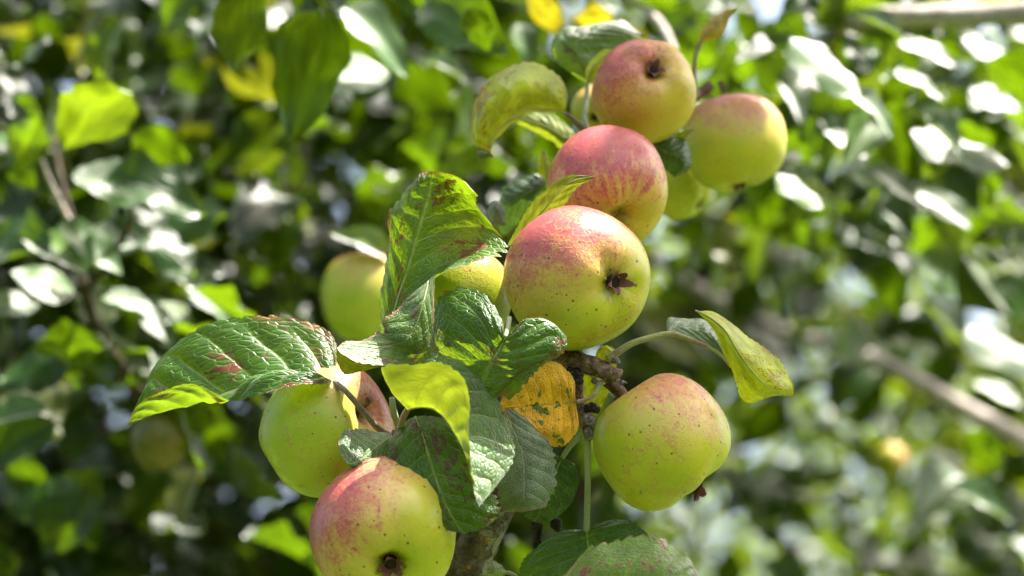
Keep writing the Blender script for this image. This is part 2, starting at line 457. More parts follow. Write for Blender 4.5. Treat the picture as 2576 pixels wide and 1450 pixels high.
def apple(name, x, y, k, r, axis, label, aspect=.9, spin=0.0, blush=(0, 1, .3), seed=1, stem=.55, lean=0.0, group="apples on the fruiting branch",
          detail=1.0, sepals=True, shoulder=0.0, basin=1.0, **mk):
    """axis: direction of the calyx end as (right, up, toward viewer); r equatorial radius in layout units"""
    c = P(x, y, k); R = RK(r, k)
    ax = C2W(axis)
    zl = -ax                                              # local +z is the stem end
    ref = UP if abs(zl @ UP) < .92 else RT
    xl = np.cross(ref, zl); xl /= np.linalg.norm(xl)
    yl = np.cross(zl, xl)
    ca, sa = math.cos(spin), math.sin(spin)
    xl, yl = ca * xl + sa * yl, -sa * xl + ca * yl
    B = np.stack([xl, yl, zl], axis=1)
    bl = B.T @ C2W(blush)
    root = empty(name, c, label, "apple", group)
    rs = np.random.default_rng(seed)
    nu, nv = int(64 * detail), int(48 * detail)
    pf = PROF.copy(); bm_ = (pf[:, 1] < -.6) & (pf[:, 0] < .44)
    pf[bm_, 1] = -.925 + (pf[bm_, 1] + .92) * basin
    prof = cr(pf, nv)
    ph = rs.uniform(0, 6.28, 8)
    V = np.zeros((nv, nu, 3)); a = np.linspace(0, 2 * math.pi, nu, endpoint=False)
    for i in range(nv):
        rho, z = prof[i]; rho = max(rho, 0.0)
        low = max(0.0, -z)
        lob = 1 + .018 * low * np.cos(5 * a + ph[0]) + .018 * np.cos(2 * a + ph[1]) + .014 * np.cos(3 * a + ph[2] + z * 2) + .010 * np.cos(a * 4 + ph[5] - z * 3)
        zz = z * aspect * (1 + .045 * np.cos(a + ph[3]) + .02 * np.cos(2 * a + ph[4]) + (.022 * np.cos(5 * a + ph[0]) if z < -.7 else 0))
        taper = 1 + shoulder * z
        V[i, :, 0] = rho * lob * np.cos(a) * taper + lean * z * .3
        V[i, :, 1] = rho * lob * np.sin(a) * taper
        V[i, :, 2] = zz
    V = V.reshape(-1, 3)
    F = []
    for i in range(nv - 1):
        for j in range(nu):
            F.append((i * nu + j, i * nu + (j + 1) % nu, (i + 1) * nu + (j + 1) % nu, (i + 1) * nu + j)[::-1])
    me = bpy.data.meshes.new("skin")
    me.from_pydata(V.tolist(), [], F)
    me.polygons.foreach_set("use_smooth", [True] * len(me.polygons))
    me.materials.append(apple_mat("apple_skin", bl, seed, **mk))
    so = bpy.data.objects.new("skin", me)
    sc.collection.objects.link(so)
    Mx = Matrix(((*(B[0] * R), c[0]), (*(B[1] * R), c[1]), (*(B[2] * R), c[2]), (0, 0, 0, 1)))
    so.parent = root; so.matrix_parent_inverse = Matrix.Translation(-Vector(c)); so.matrix_basis = Mx
    def W(p):
        return c + B @ (np.asarray(p, dtype=float) * R)
    # calyx: dark tube with five curled dry sepals
    if sepals:
        zc = (-.925 + .185 * basin) * aspect - .02
        tv, tf = tube_data([W((0, 0, zc + .03)), W((0, 0, zc - .05)), W((0, 0, zc - .085))], [R * .085, R * .10, R * .075], nseg=10, wob=.08, seed=seed)
        cal = mesh_obj("calyx", tv, tf, M_calyxin, root)
        for s in range(5):
            an = 2 * math.pi * s / 5 + ph[0] + rs.uniform(-.2, .2)
            ln = rs.uniform(.15, .23); cu = rs.uniform(.5, 1.5); curl = rs.uniform(-.2, 1.0)
            pts = []; n = 6
            for q in range(n):
                f = q / (n - 1)
                rad = .085 + ln * (f - .45 * curl * f * f) * .75
                zz = zc - .075 - ln * .75 * math.sin(f * 1.6) * (1.1 - .35 * cu * f)
                wd = .07 * (1 - f) ** .7 + .004
                tw = (f * .05) * rs.uniform(-1, 1)
                for sg in (-1, 0, 1):
                    da = sg * wd / max(rad, .05)
                    pts.append(W((rad * math.cos(an + da + tw), rad * math.sin(an + da + tw), zz - (.014 if sg == 0 else 0) * (1 - f))))
            fs = []
            for q in range(n - 1):
                for w_ in range(2):
                    i0 = q * 3 + w_
                    fs.append((i0, i0 + 1, i0 + 4, i0 + 3))
            mesh_obj("sepal", pts, fs, M_calyx, cal)
    if stem > 0:
        bend = rs.uniform(-.15, .15, 2)
        tube("stem", [W((0, 0, .50 * aspect)), W((bend[0] * .3, bend[1] * .3, .75 * aspect)), W((bend[0], bend[1], .6 * aspect + stem))],
             [R * .045, R * .038, R * .055], M_twig, root, nseg=9)
    return root

# ------------------------------------------------------------------ single leaves of the near branch, each from its own control net
def leaf(rows, mat, parent, k=None, mid=None, face='U', teeth=26, notch=.075, quilt=3.2, wave=3.0, stalk=None, rib=True, seed=0,
         stalkmat=None, label=None, nr=None, nc=34, ribr=2.4, side=1, grain=1.0):
    """rows: base -> tip, each a list of (x, y[, k]) across the blade; mid: index of the midrib column; face: side seen at the centre"""
    net = np.array([[(p[0], p[1], p[2] if len(p) > 2 else k) for p in r] for r in rows], dtype=float)
    m, cN = net.shape[:2]
    mid = (cN - 1) // 2 if mid is None else mid
    Wn = np.array([[P(*p) for p in r] for r in net])
    nr = nr or teeth * 4 + 1
    rs = np.random.default_rng(seed + 100)
    dense = cr(Wn, nr)                                      # (nr, cN, 3)
    u = np.linspace(0, 1, nr)
    sL = np.linspace(-1, 0, nc // 2 + 1); sR = np.linspace(0, 1, nc // 2 + 1)[1:]
    vv = np.concatenate([sL, sR])
    V = np.zeros((nr, len(vv), 3)); UV = np.zeros((nr, len(vv), 2))
    ph = rs.uniform(0, 6.28, 6)
    jit = rs.uniform(.55, 1.35, int(teeth) + 3)
    for i in range(nr):
        tp = u[i] * teeth
        fr = tp - math.floor(tp); amp = jit[int(tp)]
        saw = (1 - fr) ** 1.4
        cut = notch * amp * saw * min(1, 6 * u[i]) * min(1, 10 * (1 - u[i]))
        v2 = vv * (1 - cut * np.abs(vv) ** 5)
        t = np.where(v2 < 0, mid + v2 * mid, mid + v2 * (cN - 1 - mid))
        V[i] = cr(dense[i], t)
        UV[i, :, 0] = u[i]; UV[i, :, 1] = v2
    du = np.gradient(V, axis=0); dv = np.gradient(V, axis=1)
    N = np.cross(du, dv); ln = np.linalg.norm(N, axis=2, keepdims=True)
    N = np.where(ln > 1e-12, N / np.maximum(ln, 1e-12), 0)
    ci, cj = nr // 2, len(vv) // 2 + 5 * side
    view = CAM - V[ci, cj]
    flip = (N[ci, cj] @ view < 0) == (face == 'U')
    if flip: N = -N
    a = np.abs(UV[..., 1]); uu = UV[..., 0]
    p = (uu - .24 * a ** 1.25) * NV
    h = quilt * (np.abs(np.sin(math.pi * p)) ** .8 - .5) * np.clip(a * 5, 0, 1) * np.clip((1 - a) * 3, 0, 1)
    h = h * np.clip(uu * 8, 0, 1) * np.clip((1 - uu) * 8, 0, 1)
    h += wave * a ** 2.2 * (np.sin(uu * 17 + ph[0] + np.sign(UV[..., 1]) * 1.7) + .6 * np.sin(uu * 31 + ph[1])) * np.clip(uu * 6, 0, 1) * np.clip((1 - uu) * 6, 0, 1)
    h += 1.2 * grain * np.sin(uu * 43 + UV[..., 1] * 9 + ph[2]) * np.sin(UV[..., 1] * 13 + uu * 21 + ph[3]) * np.clip((1 - a) * 3, 0, 1)
    V = V + N * (h * PX)[..., None]
    nvv = len(vv)
    F = []
    for i in range(nr - 1):
        for j in range(nvv - 1):
            q = (i * nvv + j, (i + 1) * nvv + j, (i + 1) * nvv + j + 1, i * nvv + j + 1)
            F.append(q if not flip else q[::-1])
    # drop collapsed quads at base and tip
    o = mesh_obj("leaf", V.reshape(-1, 3), F, mat, parent, uv=UV.reshape(-1, 2), origin=V[0, nvv // 2])
    if label: o["label"] = label
    jm = nvv // 2
    if rib:
        cp = V[::max(1, nr // 14), jm] - N[::max(1, nr // 14), jm] * PX * 1.2
        n_ = len(cp)
        tube("midrib", cp, [RK(ribr, 0) * (1 - .8 * q / (n_ - 1)) for q in range(n_)], M_rib, o, nseg=6, nlen=n_ * 2)
    if stalk:
        tubek("stalk", stalk, stalkmat or M_stalk, o, nseg=9)
    return o

L_dark = leaf_mat("dark_spotted", spots=.60, edge=.42)
L_dark2 = leaf_mat("dark_clean", up=(.022, .075, .008), spots=.18, edge=.05, rough=.4, tr=(.12, .22, .02), trf=.25)
L_mid = leaf_mat("mid_green", up=(.045, .13, .004), spots=.62, edge=.55, tr=(.26, .42, .006), trf=.34)
L_lime = leaf_mat("lime_underside", up=(.055, .14, .02), lo=(.22, .27, .03), tr=(.25, .31, .012), trf=.45, spots=.18, edge=.25, edgecol=(.45, .22, .06), rough=.5, vein=(.4, .45, .15), veinamt=.75, trv=.6)
L_under = leaf_mat("pale_underside", up=(.11, .18, .05), lo=(.44, .50, .03), tr=(.40, .46, .006), trf=.45, spots=.64, spotcol=(.22, .085, .02), edge=.45, edgecol=(.24, .08, .03), rough=.55, vein=(.38, .40, .16), veinamt=.4)
L_yellow = leaf_mat("autumn_yellow", up=(.92, .48, .02), lo=(.66, .38, .03), tr=(.7, .38, .01), trf=.35, spots=.1, spotcol=(.12, .05, .02), edge=.18, edgecol=(.5, .17, .03), rough=.5, vein=(.66, .42, .06), veinamt=.5, mottle=.38, mottlecol=(.12, .15, .015), dots=1.0)
L_grey = leaf_mat("dull_grey_green", up=(.13, .18, .10), lo=(.24, .29, .14), tr=(.18, .28, .04), trf=.3, spots=.45, spotcol=(.17, .085, .075), edge=.45, edgecol=(.30, .14, .09), rough=.42, vein=(.16, .24, .10), veinamt=.35)
L_red = leaf_mat("red_blotched", up=(.075, .16, .012), spots=.62, spotcol=(.19, .045, .04), edge=.6, edgecol=(.33, .16, .08), tr=(.25, .36, .02), trf=.35, rough=.46)
L_purple = leaf_mat("purple_blotched", up=(.06, .14, .03), spots=.6, spotcol=(.10, .035, .045), edge=.4, edgecol=(.13, .05, .05), rough=.45)

br = empty("fruiting_branch", P(1165, 1450, 50), "lichened apple branch in focus with curled green leaves, knobbly spurs and one yellow leaf", "branch")

# wood
tubek("limb", [(1085, 1600, 70, 66), (1120, 1520, 60, 62), (1162, 1440, 50, 57), (1205, 1365, 40, 50), (1245, 1290, 40, 44), (1300, 1180, 90, 40), (1360, 1060, 100, 36), (1400, 970, 90, 32), (1420, 915, 60, 28)], M_bark, br, nseg=26, nlen=70, wob=.05, seed=3)
sp = tubek("spur", [(1395, 925, 70, 26), (1425, 908, 45, 26), (1460, 913, 25, 27), (1495, 922, 5, 25), (1522, 935, -10, 21), (1540, 953, -20, 17), (1555, 972, -22, 13), (1575, 1000, -20, 11)], M_twig, br, nseg=18, nlen=40, wob=.09, seed=5)
tubek("stub", [(1520, 940, -25, 15), (1540, 940, -34, 16), (1555, 938, -38, 13), (1566, 932, -40, 4)], M_twig, sp, nseg=12, wob=.12, seed=6)
tubek("bud", [(1530, 900, -10, 9), (1545, 905, -15, 11), (1556, 912, -17, 6), (1561, 918, -18, 1)], M_budgrey, sp, nseg=10, wob=.12, seed=7)
tubek("bud", [(1555, 962, -28, 5), (1566, 962, -30, 6), (1578, 964, -31, 1.5)], M_budgrey, sp, nseg=8, wob=.12, seed=8)
tubek("bud", [(1490, 962, -10, 6), (1496, 958, -14, 8), (1502, 968, -14, 3)], M_budgrey, sp, nseg=8, wob=.15, seed=9)
sp2 = tubek("spur", [(1440, 930, 50, 13), (1452, 960, 40, 16), (1455, 1000, 35, 14), (1466, 1030, 20, 15), (1474, 1062, 10, 14), (1478, 1085, 5, 13), (1480, 1104, 0, 11)], M_twig, br, nseg=14, wob=.14, seed=10)
tubek("stub", [(1432, 930, 20, 12), (1445, 945, 0, 20), (1455, 955, -8, 18), (1464, 966, -10, 5)], M_darkwood, sp2, nseg=12, wob=.25, seed=11)
tubek("bud", [(1472, 1030, -5, 8), (1488, 1025, -12, 15), (1500, 1032, -14, 11), (1506, 1040, -14, 2)], M_darkwood, sp2, nseg=12, wob=.2, seed=12)
tubek("bud", [(1464, 1050, -10, 9), (1480, 1055, -22, 15), (1492, 1066, -24, 9), (1498, 1072, -24, 2)], M_budgrey, sp2, nseg=12, wob=.2, seed=13)
tubek("bud", [(1478, 1080, -8, 13), (1482, 1092, -14, 14), (1486, 1104, -16, 8), (1487, 1108, -16, 2)], M_budgrey, sp2, nseg=12, wob=.12, seed=14)
tubek("twig", [(1330, 1180, 120, 14), (1346, 1260, 115, 15), (1351, 1320, 110, 14), (1352, 1372, 105, 13), (1352, 1386, 104, 8)], M_darkwood, br, nseg=12, wob=.1, seed=15)
tubek("twig", [(1375, 1280, 120, 11), (1396, 1312, 110, 14), (1400, 1330, 105, 13), (1398, 1338, 104, 6)], M_darkwood, br, nseg=12, wob=.2, seed=16)
tubek("twig", [(1420, 915, 70, 24), (1450, 800, 330, 22), (1490, 620, 520, 20), (1560, 420, 640, 18), (1640, 280, 800, 17), (1735, 250, 980, 16), (1790, 215, 1000, 14)], M_twig, br, nseg=12, wob=.06, seed=17)
tubek("twig", [(1270, 1240, 60, 26), (1150, 1190, 20, 20), (1050, 1120, 0, 14), (985, 1092, -20, 12)], M_twig, br, nseg=12, wob=.08, seed=18)
tubek("stalk", [(986, 1000, -95, 7), (990, 1035, -90, 9), (1001, 1070, -60, 9)], M_stalkg, br, nseg=9)

# big folded leaf reaching left
leaf([
    [(838, 960, -40), (838, 961, -42), (838, 962, -44), (838, 963, -46), (838, 964, -48)],
    [(846, 866, 60), (838, 915, 15), (815, 957, -45), (808, 946, -100), (806, 968, -118)],
    [(800, 818, 90), (772, 880, 40), (745, 953, -35), (735, 934, -100), (733, 970, -142)],
    [(700, 793, 95), (660, 880, 45), (648, 962, -20), (640, 950, -85), (642, 1000, -125)],
    [(580, 798, 92), (550, 890, 45), (563, 992, -6), (560, 1010, -55), (580, 1006, -75)],
    [(478, 838, 75), (445, 920, 40), (475, 1018, -5), (478, 994, -50), (486, 965, -62)],
    [(398, 905, 55), (380, 965, 30), (408, 1036, -5), (402, 1010, -32), (404, 986, -42)],
    [(357, 988, 30), (352, 1020, 15), (362, 1052, 0), (352, 1036, -15), (346, 1020, -20)],
    [(321, 1070, 0), (321, 1070, 0), (321, 1070, 0), (321, 1070, 0), (321, 1070, 0)]],
    L_dark, br, teeth=30, notch=.04, quilt=9, wave=2.5, seed=1, stalk=[(840, 960, -46, 8), (870, 985, -100, 7.5), (905, 1025, -105, 7.5), (945, 1072, -80, 8), (978, 1096, -40, 10)], stalkmat=M_stalkb,
    label="large dark green leaf with rust blotches folded along its midrib", nr=170, nc=44)
# upright curled leaf
leaf([
    [(956, 805, -10), (966, 805, -25), (985, 800, -30), (1020, 770, -40), (1060, 730, -60), (1094, 692, -100)],
    [(957, 745, 0), (975, 740, -15), (1005, 735, -10), (1060, 710, 0), (1108, 688, -40), (1132, 676, -100)],
    [(964, 680, 10), (990, 670, -5), (1030, 660, 0), (1090, 645, 30), (1165, 645, 10), (1202, 664, -70)],
    [(974, 610, 10), (1000, 600, 0), (1050, 585, 10), (1120, 580, 50), (1210, 605, 25), (1285, 640, -50)],
    [(977, 530, 20), (1010, 538, 0), (1070, 520, 20), (1140, 530, 60), (1212, 555, 50), (1270, 604, 10)],
    [(1010, 488, 20), (1032, 495, 5), (1080, 480, 25), (1140, 480, 60), (1186, 505, 50), (1207, 522, 10)],
    [(1048, 447, 20), (1058, 458, 10), (1085, 450, 25), (1130, 445, 45), (1175, 466, 25), (1199, 496, -15)],
    [(1056, 434, 20), (1070, 432, 20), (1090, 432, 20), (1112, 434, 15), (1150, 444, 5), (1173, 464, -20)]],
    L_mid, br, mid=2, teeth=15, quilt=4, wave=3.5, notch=.11, seed=2, label="upright curled leaf glowing green where sun shines through")
# lower leaf of that rosette, with the sun glaring on its end
leaf([
    [(1060, 720, -100), (1078, 705, -100), (1094, 690, -100)],
    [(1030, 745, -110), (1065, 760, -145), (1093, 762, -130)],
    [(1000, 772, -110), (1050, 810, -165), (1090, 832, -150)],
    [(960, 805, -115), (1022, 855, -180), (1076, 885, -165)],
    [(946, 835, -110), (985, 868, -155), (1032, 918, -172)],
    [(905, 856, -128), (935, 880, -162), (975, 920, -188)],
    [(864, 862, -150), (885, 880, -180), (905, 914, -212)],
    [(847, 876, -185), (850, 880, -192), (862, 892, -205)]],
    L_red, br, teeth=20, quilt=3, wave=2, seed=3, label="bent leaf whose pale end glares in the sun")
leaf([
    [(958, 920, -110), (958, 921, -110), (958, 923, -110)],
    [(915, 908, -115), (908, 920, -112), (902, 937, -108)],
    [(882, 888, -115), (874, 912, -110), (866, 943, -104)],
    [(847, 870, -110), (846, 888, -108), (848, 912, -105)]],
    L_lime, br, teeth=10, quilt=1, wave=1, face='L', rib=False, seed=4, nc=16)
# dark spotted leaf in front of the main apple
leaf([
    [(1266, 840, -215), (1268, 846, -216), (1271, 851, -216), (1275, 846, -216), (1279, 840, -215), (1281, 837, -214)],
    [(1262, 800, -195), (1256, 830, -215), (1262, 868, -212), (1300, 845, -232), (1328, 805, -215), (1342, 802, -210)],
    [(1203, 726, -110), (1212, 800, -185), (1247, 893, -218), (1320, 878, -250), (1392, 824, -222), (1426, 841, -205)],
    [(1108, 733, -70), (1150, 820, -155), (1230, 920, -215), (1310, 915, -252), (1384, 885, -238), (1413, 893, -215)],
    [(1085, 800, -70), (1118, 870, -140), (1213, 955, -205), (1280, 950, -245), (1345, 915, -245), (1366, 922, -240)],
    [(1080, 890, -70), (1110, 930, -125), (1200, 985, -190), (1252, 982, -230), (1306, 942, -245), (1334, 960, -246)],
    [(1150, 990, -90), (1165, 1000, -120), (1190, 1015, -160), (1222, 1012, -200), (1260, 996, -225), (1282, 1008, -228)]],
    L_dark, br, mid=2, teeth=16, quilt=5.5, wave=3, seed=5, rib=True, label="glossy dark leaf with red spots below the largest apple",
    stalk=[(1271, 851, -215, 6), (1276, 830, -190, 6), (1282, 800, -140, 6)], stalkmat=M_stalkg)
# yellow leaf
leaf([
    [(1447, 1000, -62), (1448, 1006, -62), (1449, 1012, -62), (1450, 1018, -62), (1450, 1025, -62)],
    [(1444, 955, -55), (1435, 985, -62), (1425, 1015, -58), (1440, 1060, -66), (1457, 1074, -58)],
    [(1406, 912, -62), (1400, 960, -75), (1388, 1018, -66), (1408, 1080, -76), (1428, 1116, -60)],
    [(1354, 914, -75), (1352, 965, -86), (1345, 1022, -78), (1368, 1084, -86), (1392, 1126, -66)],
    [(1305, 945, -90), (1305, 985, -98), (1300, 1026, -94), (1322, 1062, -94), (1344, 1082, -80)],
    [(1262, 1000, -105), (1258, 1015, -108), (1255, 1030, -110), (1268, 1040, -106), (1285, 1048, -100)]],
    L_yellow, br, teeth=20, quilt=3, wave=2, seed=6, notch=.04, stalk=[(1448, 1012, -62, 5), (1480, 1003, -52, 5), (1500, 988, -40, 6), (1512, 960, -22, 8)],
    label="yellow leaf with green blotches and brown specks")
# S-shaped leaf: lime underside standing up, dark upper half behind
leaf([
    [(1015, 1020, -245), (1020, 1026, -245), (1026, 1031, -245), (1040, 1000, -205), (1058, 920, -175)],
    [(960, 924, -250), (990, 985, -262), (1052, 1025, -255), (1070, 960, -200), (1074, 902, -170)],
    [(1045, 915, -285), (1065, 970, -285), (1088, 1027, -265), (1110, 960, -205), (1122, 892, -172)],
    [(1115, 912, -312), (1120, 975, -302), (1116, 1050, -282), (1155, 980, -220), (1190, 922, -185)],
    [(1170, 953, -328), (1158, 1010, -320), (1136, 1077, -300), (1190, 1030, -245), (1237, 970, -205)],
    [(1183, 1015, -338), (1170, 1060, -330), (1155, 1108, -318), (1215, 1080, -268), (1269, 1040, -228)],
    [(1178, 1070, -352), (1173, 1110, -355), (1172, 1145, -358), (1235, 1128, -312), (1297, 1105, -262)],
    [(1182, 1150, -380), (1184, 1170, -388), (1187, 1200, -396), (1235, 1183, -355), (1291, 1165, -302)],
    [(1193, 1230, -412), (1195, 1236, -418), (1197, 1245, -425), (1228, 1228, -395), (1256, 1213, -360)],
    [(1204, 1275, -440), (1204, 1275, -440), (1204, 1275, -440), (1205, 1275, -440), (1206, 1275, -440)]],
    L_lime, br, teeth=24, quilt=6, wave=2.5, notch=.05, seed=7, face='U', stalk=[(1026, 1030, -246, 8), (1014, 1052, -220, 8), (1004, 1086, -150, 9)],
    label="lime leaf bent over with its sunlit underside standing up")
# large dark drooping leaf
leaf([
    [(1000, 1075, -165), (1018, 1062, -160), (1045, 1048, -155), (1080, 1046, -150), (1112, 1052, -150)],
    [(978, 1110, -205), (1010, 1105, -228), (1065, 1100, -225), (1115, 1088, -238), (1162, 1090, -215)],
    [(972, 1160, -225), (1015, 1160, -255), (1080, 1155, -250), (1140, 1140, -262), (1195, 1130, -238)],
    [(978, 1213, -250), (1030, 1220, -285), (1100, 1215, -280), (1165, 1195, -290), (1225, 1180, -260)],
    [(1006, 1262, -275), (1055, 1268, -305), (1118, 1262, -300), (1185, 1245, -305), (1250, 1230, -280)],
    [(1045, 1305, -290), (1085, 1308, -312), (1138, 1300, -310), (1200, 1290, -310), (1260, 1278, -288)],
    [(1100, 1328, -298), (1125, 1331, -310), (1162, 1336, -312), (1205, 1330, -308), (1244, 1312, -292)],
    [(1150, 1336, -305), (1160, 1341, -310), (1172, 1344, -312), (1185, 1336, -310), (1214, 1330, -300)]],
    leaf_mat("dark_purple_spots", spots=.72, spotcol=(.11, .03, .04), edge=.5, edgecol=(.30, .12, .06)), br, teeth=22, notch=.10, quilt=6, wave=4, seed=8, label="broad dark drooping leaf with toothed edge over the lowest apple")
# small leaf with white glare
leaf([
    [(978, 1090, -135), (981, 1094, -140), (985, 1096, -146), (982, 1110, -160), (980, 1128, -165)],
    [(932, 1082, -125), (938, 1100, -150), (952, 1120, -178), (958, 1150, -185), (966, 1192, -180)],
    [(890, 1077, -148), (897, 1105, -182), (915, 1150, -228), (920, 1190, -230), (925, 1236, -222)],
    [(862, 1084, -172), (870, 1120, -212), (886, 1166, -256), (895, 1178, -250), (905, 1192, -240)],
    [(851, 1115, -210), (855, 1136, -228), (868, 1162, -258), (871, 1164, -256), (874, 1167, -254)]],
    L_purple, br, teeth=12, quilt=2, wave=2, seed=9, nc=24, label="small leaf with a white sun patch and purple rim")
# dull grey-green leaf
leaf([
    [(1238, 1018, -95), (1262, 1018, -100), (1292, 1030, -95)],
    [(1243, 1090, -110), (1290, 1080, -125), (1347, 1072, -108)],
    [(1248, 1160, -130), (1315, 1140, -150), (1387, 1120, -125)],
    [(1250, 1230, -150), (1320, 1200, -172), (1404, 1164, -140)],
    [(1254, 1275, -160), (1320, 1250, -185), (1397, 1235, -150)],
    [(1275, 1289, -165), (1325, 1287, -178), (1373, 1276, -160)]],
    L_grey, br, teeth=13, quilt=4, wave=5, notch=.11, seed=10, label="dull grey-green leaf with brown dead patch at its rim")
# dark leaf behind it
leaf([
    [(1403, 1143, 20), (1415, 1152, 15), (1430, 1156, 20)],
    [(1372, 1148, 30), (1403, 1175, 10), (1450, 1174, 25)],
    [(1348, 1190, 35), (1390, 1210, 5), (1458, 1213, 25)],
    [(1328, 1240, 35), (1372, 1257, 0), (1441, 1262, 20)],
    [(1312, 1286, 30), (1355, 1296, 5), (1402, 1302, 15)],
    [(1328, 1308, 20), (1346, 1314, 15), (1368, 1318, 15)]],
    L_dark2, br, teeth=18, quilt=4, wave=1.5, notch=.03, seed=11, stalk=[(1415, 1152, 15, 6), (1432, 1126, 10, 7), (1462, 1094, 5, 8)], stalkmat=M_stalkg)
# bottom dark leaf on a long straight stalk
leaf([
    [(1468, 1331, 20), (1471, 1332, 18), (1475, 1334, 18), (1479, 1330, 18), (1483, 1322, 20)],
    [(1402, 1341, 40), (1440, 1355, 10), (1478, 1362, 25), (1520, 1335, 10), (1560, 1305, 40)],
    [(1325, 1395, 40), (1400, 1400, 0), (1482, 1402, 20), (1560, 1365, 0), (1623, 1334, 30)],
    [(1302, 1455, 30), (1390, 1460, -10), (1487, 1452, 15), (1570, 1410, -10), (1640, 1375, 25)],
    [(1325, 1530, 10), (1400, 1530, -20), (1490, 1512, 0), (1570, 1470, -20), (1630, 1430, 10)],
    [(1470, 1590, -20), (1480, 1592, -20), (1492, 1594, -20), (1505, 1590, -20), (1515, 1585, -20)]],
    L_dark2, br, teeth=24, quilt=5, wave=2, notch=.03, seed=12, stalk=[(1478, 1092, 0, 9), (1479, 1200, 5, 8), (1477, 1290, 12, 8), (1475, 1336, 18, 8)], stalkmat=M_stalkg)
# near leaf at the bottom
leaf([
    [(1416, 1452, -430), (1402, 1500, -450), (1420, 1560, -440)],
    [(1485, 1376, -420), (1492, 1470, -480), (1500, 1600, -450)],
    [(1568, 1350, -410), (1580, 1460, -490), (1590, 1620, -460)],
    [(1648, 1347, -410), (1660, 1460, -490), (1670, 1600, -460)],
    [(1716, 1380, -420), (1722, 1465, -470), (1722, 1560, -450)],
    [(1763, 1458, -440), (1763, 1475, -445), (1756, 1495, -440)]],
    L_red, br, teeth=13, quilt=5, wave=4, notch=.10, seed=13, label="red blotched leaf cut by the bottom edge, nearest the viewer")
# arching leaf at the right on a long stalk
leaf([
    [(1679, 838, -10), (1679, 839, -10), (1679, 841, -10)],
    [(1679, 803, 30), (1694, 822, 5), (1712, 848, -12)],
    [(1712, 800, 40), (1732, 824, 5), (1760, 866, -14)],
    [(1752, 801, 40), (1776, 834, 0), (1806, 889, -16)],
    [(1785, 812, 30), (1810, 862, -10), (1838, 926, -22)],
    [(1815, 850, 10), (1835, 905, -20), (1856, 970, -28)]],
    leaf_mat("pale_blue_green", up=(.17, .25, .15), lo=(.3, .33, .1), tr=(.2, .3, .05), trf=.3, spots=.35, spotcol=(.20, .08, .06), edge=.35, edgecol=(.22, .07, .03), rough=.45, vein=(.24, .30, .15), veinamt=.5),
    br, face='U', teeth=16, quilt=3, wave=2, notch=.03, seed=14,
    stalk=[(1528, 906, -12, 12), (1558, 884, -16, 9), (1594, 863, -18, 8), (1640, 849, -14, 7.5), (1682, 840, -10, 7), (1714, 846, -14, 6), (1761, 865, -20, 5), (1807, 889, -24, 4), (1838, 924, -28, 3)], label="pale blue-green leaf base arching right on a long stalk")
leaf([
    [(1749, 781, -15), (1749, 782, -15), (1750, 784, -15)],
    [(1781, 813, -40), (1786, 800, -38), (1796, 784, -15)],
    [(1803, 846, -55), (1825, 834, -58), (1846, 818, -20)],
    [(1820, 893, -62), (1853, 880, -74), (1884, 848, -25)],
    [(1838, 928, -62), (1882, 922, -84), (1928, 874, -30)],
    [(1850, 962, -55), (1908, 952, -88), (1964, 909, -36)],
    [(1862, 1004, -40), (1930, 972, -86), (1988, 949, -42)],
    [(1892, 1014, -38), (1952, 988, -74), (1998, 976, -48)],
    [(1934, 997, -45), (1966, 996, -55), (1994, 999, -50)]],
    L_under, br, face='L', teeth=24, quilt=.5, wave=1.0, notch=.05, grain=.2, seed=15, label="yellow-green leaf with brown specks and rim folded over at the right")
# toothed leaf between the two middle apples
leaf([
    [(1277, 616, 40), (1288, 622, 40), (1298, 628, 42)],
    [(1300, 570, 36), (1322, 582, 28), (1344, 594, 36)],
    [(1330, 518, 34), (1362, 536, 24), (1388, 552, 32)],
    [(1368, 478, 30), (1396, 495, 20), (1424, 516, 28)],
    [(1424, 441, 26), (1436, 458, 20), (1452, 477, 26)],
    [(1496, 444, 30), (1496, 444, 30), (1496, 445, 30)]],
    L_lime, br, face='L', teeth=15, notch=.14, quilt=2, wave=1, seed=15)
# arching pale leaf beside the topmost apple
leaf([
    [(1424, 275, 420), (1422, 280, 420), (1420, 286, 420), (1420, 287, 425), (1420, 288, 430)],
    [(1428, 232, 440), (1408, 256, 405), (1378, 274, 400), (1376, 277, 420), (1380, 281, 450)],
    [(1398, 182, 450), (1362, 230, 385), (1327, 276, 380), (1326, 281, 410), (1332, 287, 440)],
    [(1322, 154, 440), (1300, 225, 365), (1283, 299, 365), (1284, 303, 395), (1292, 308, 425)],
    [(1250, 180, 420), (1250, 260, 355), (1248, 333, 355), (1252, 336, 380), (1260, 340, 405)],
    [(1198, 246, 400), (1212, 310, 350), (1232, 357, 352), (1236, 360, 370), (1243, 363, 388)],
    [(1182, 335, 385), (1200, 352, 356), (1227, 376, 356), (1231, 378, 366), (1236, 380, 374)],
    [(1200, 372, 376), (1216, 376, 366), (1244, 395, 360), (1244, 395, 360), (1245, 395, 362)]],
    L_under, br, face='L', teeth=22, quilt=3, wave=2, notch=.03, seed=16, side=-1, stalk=[(1420, 285, 420, 6), (1455, 313, 430, 7), (1488, 340, 440, 8), (1530, 380, 560, 9)], stalkmat=M_stalkb,
    label="pale leaf arching left from beside the topmost apples")
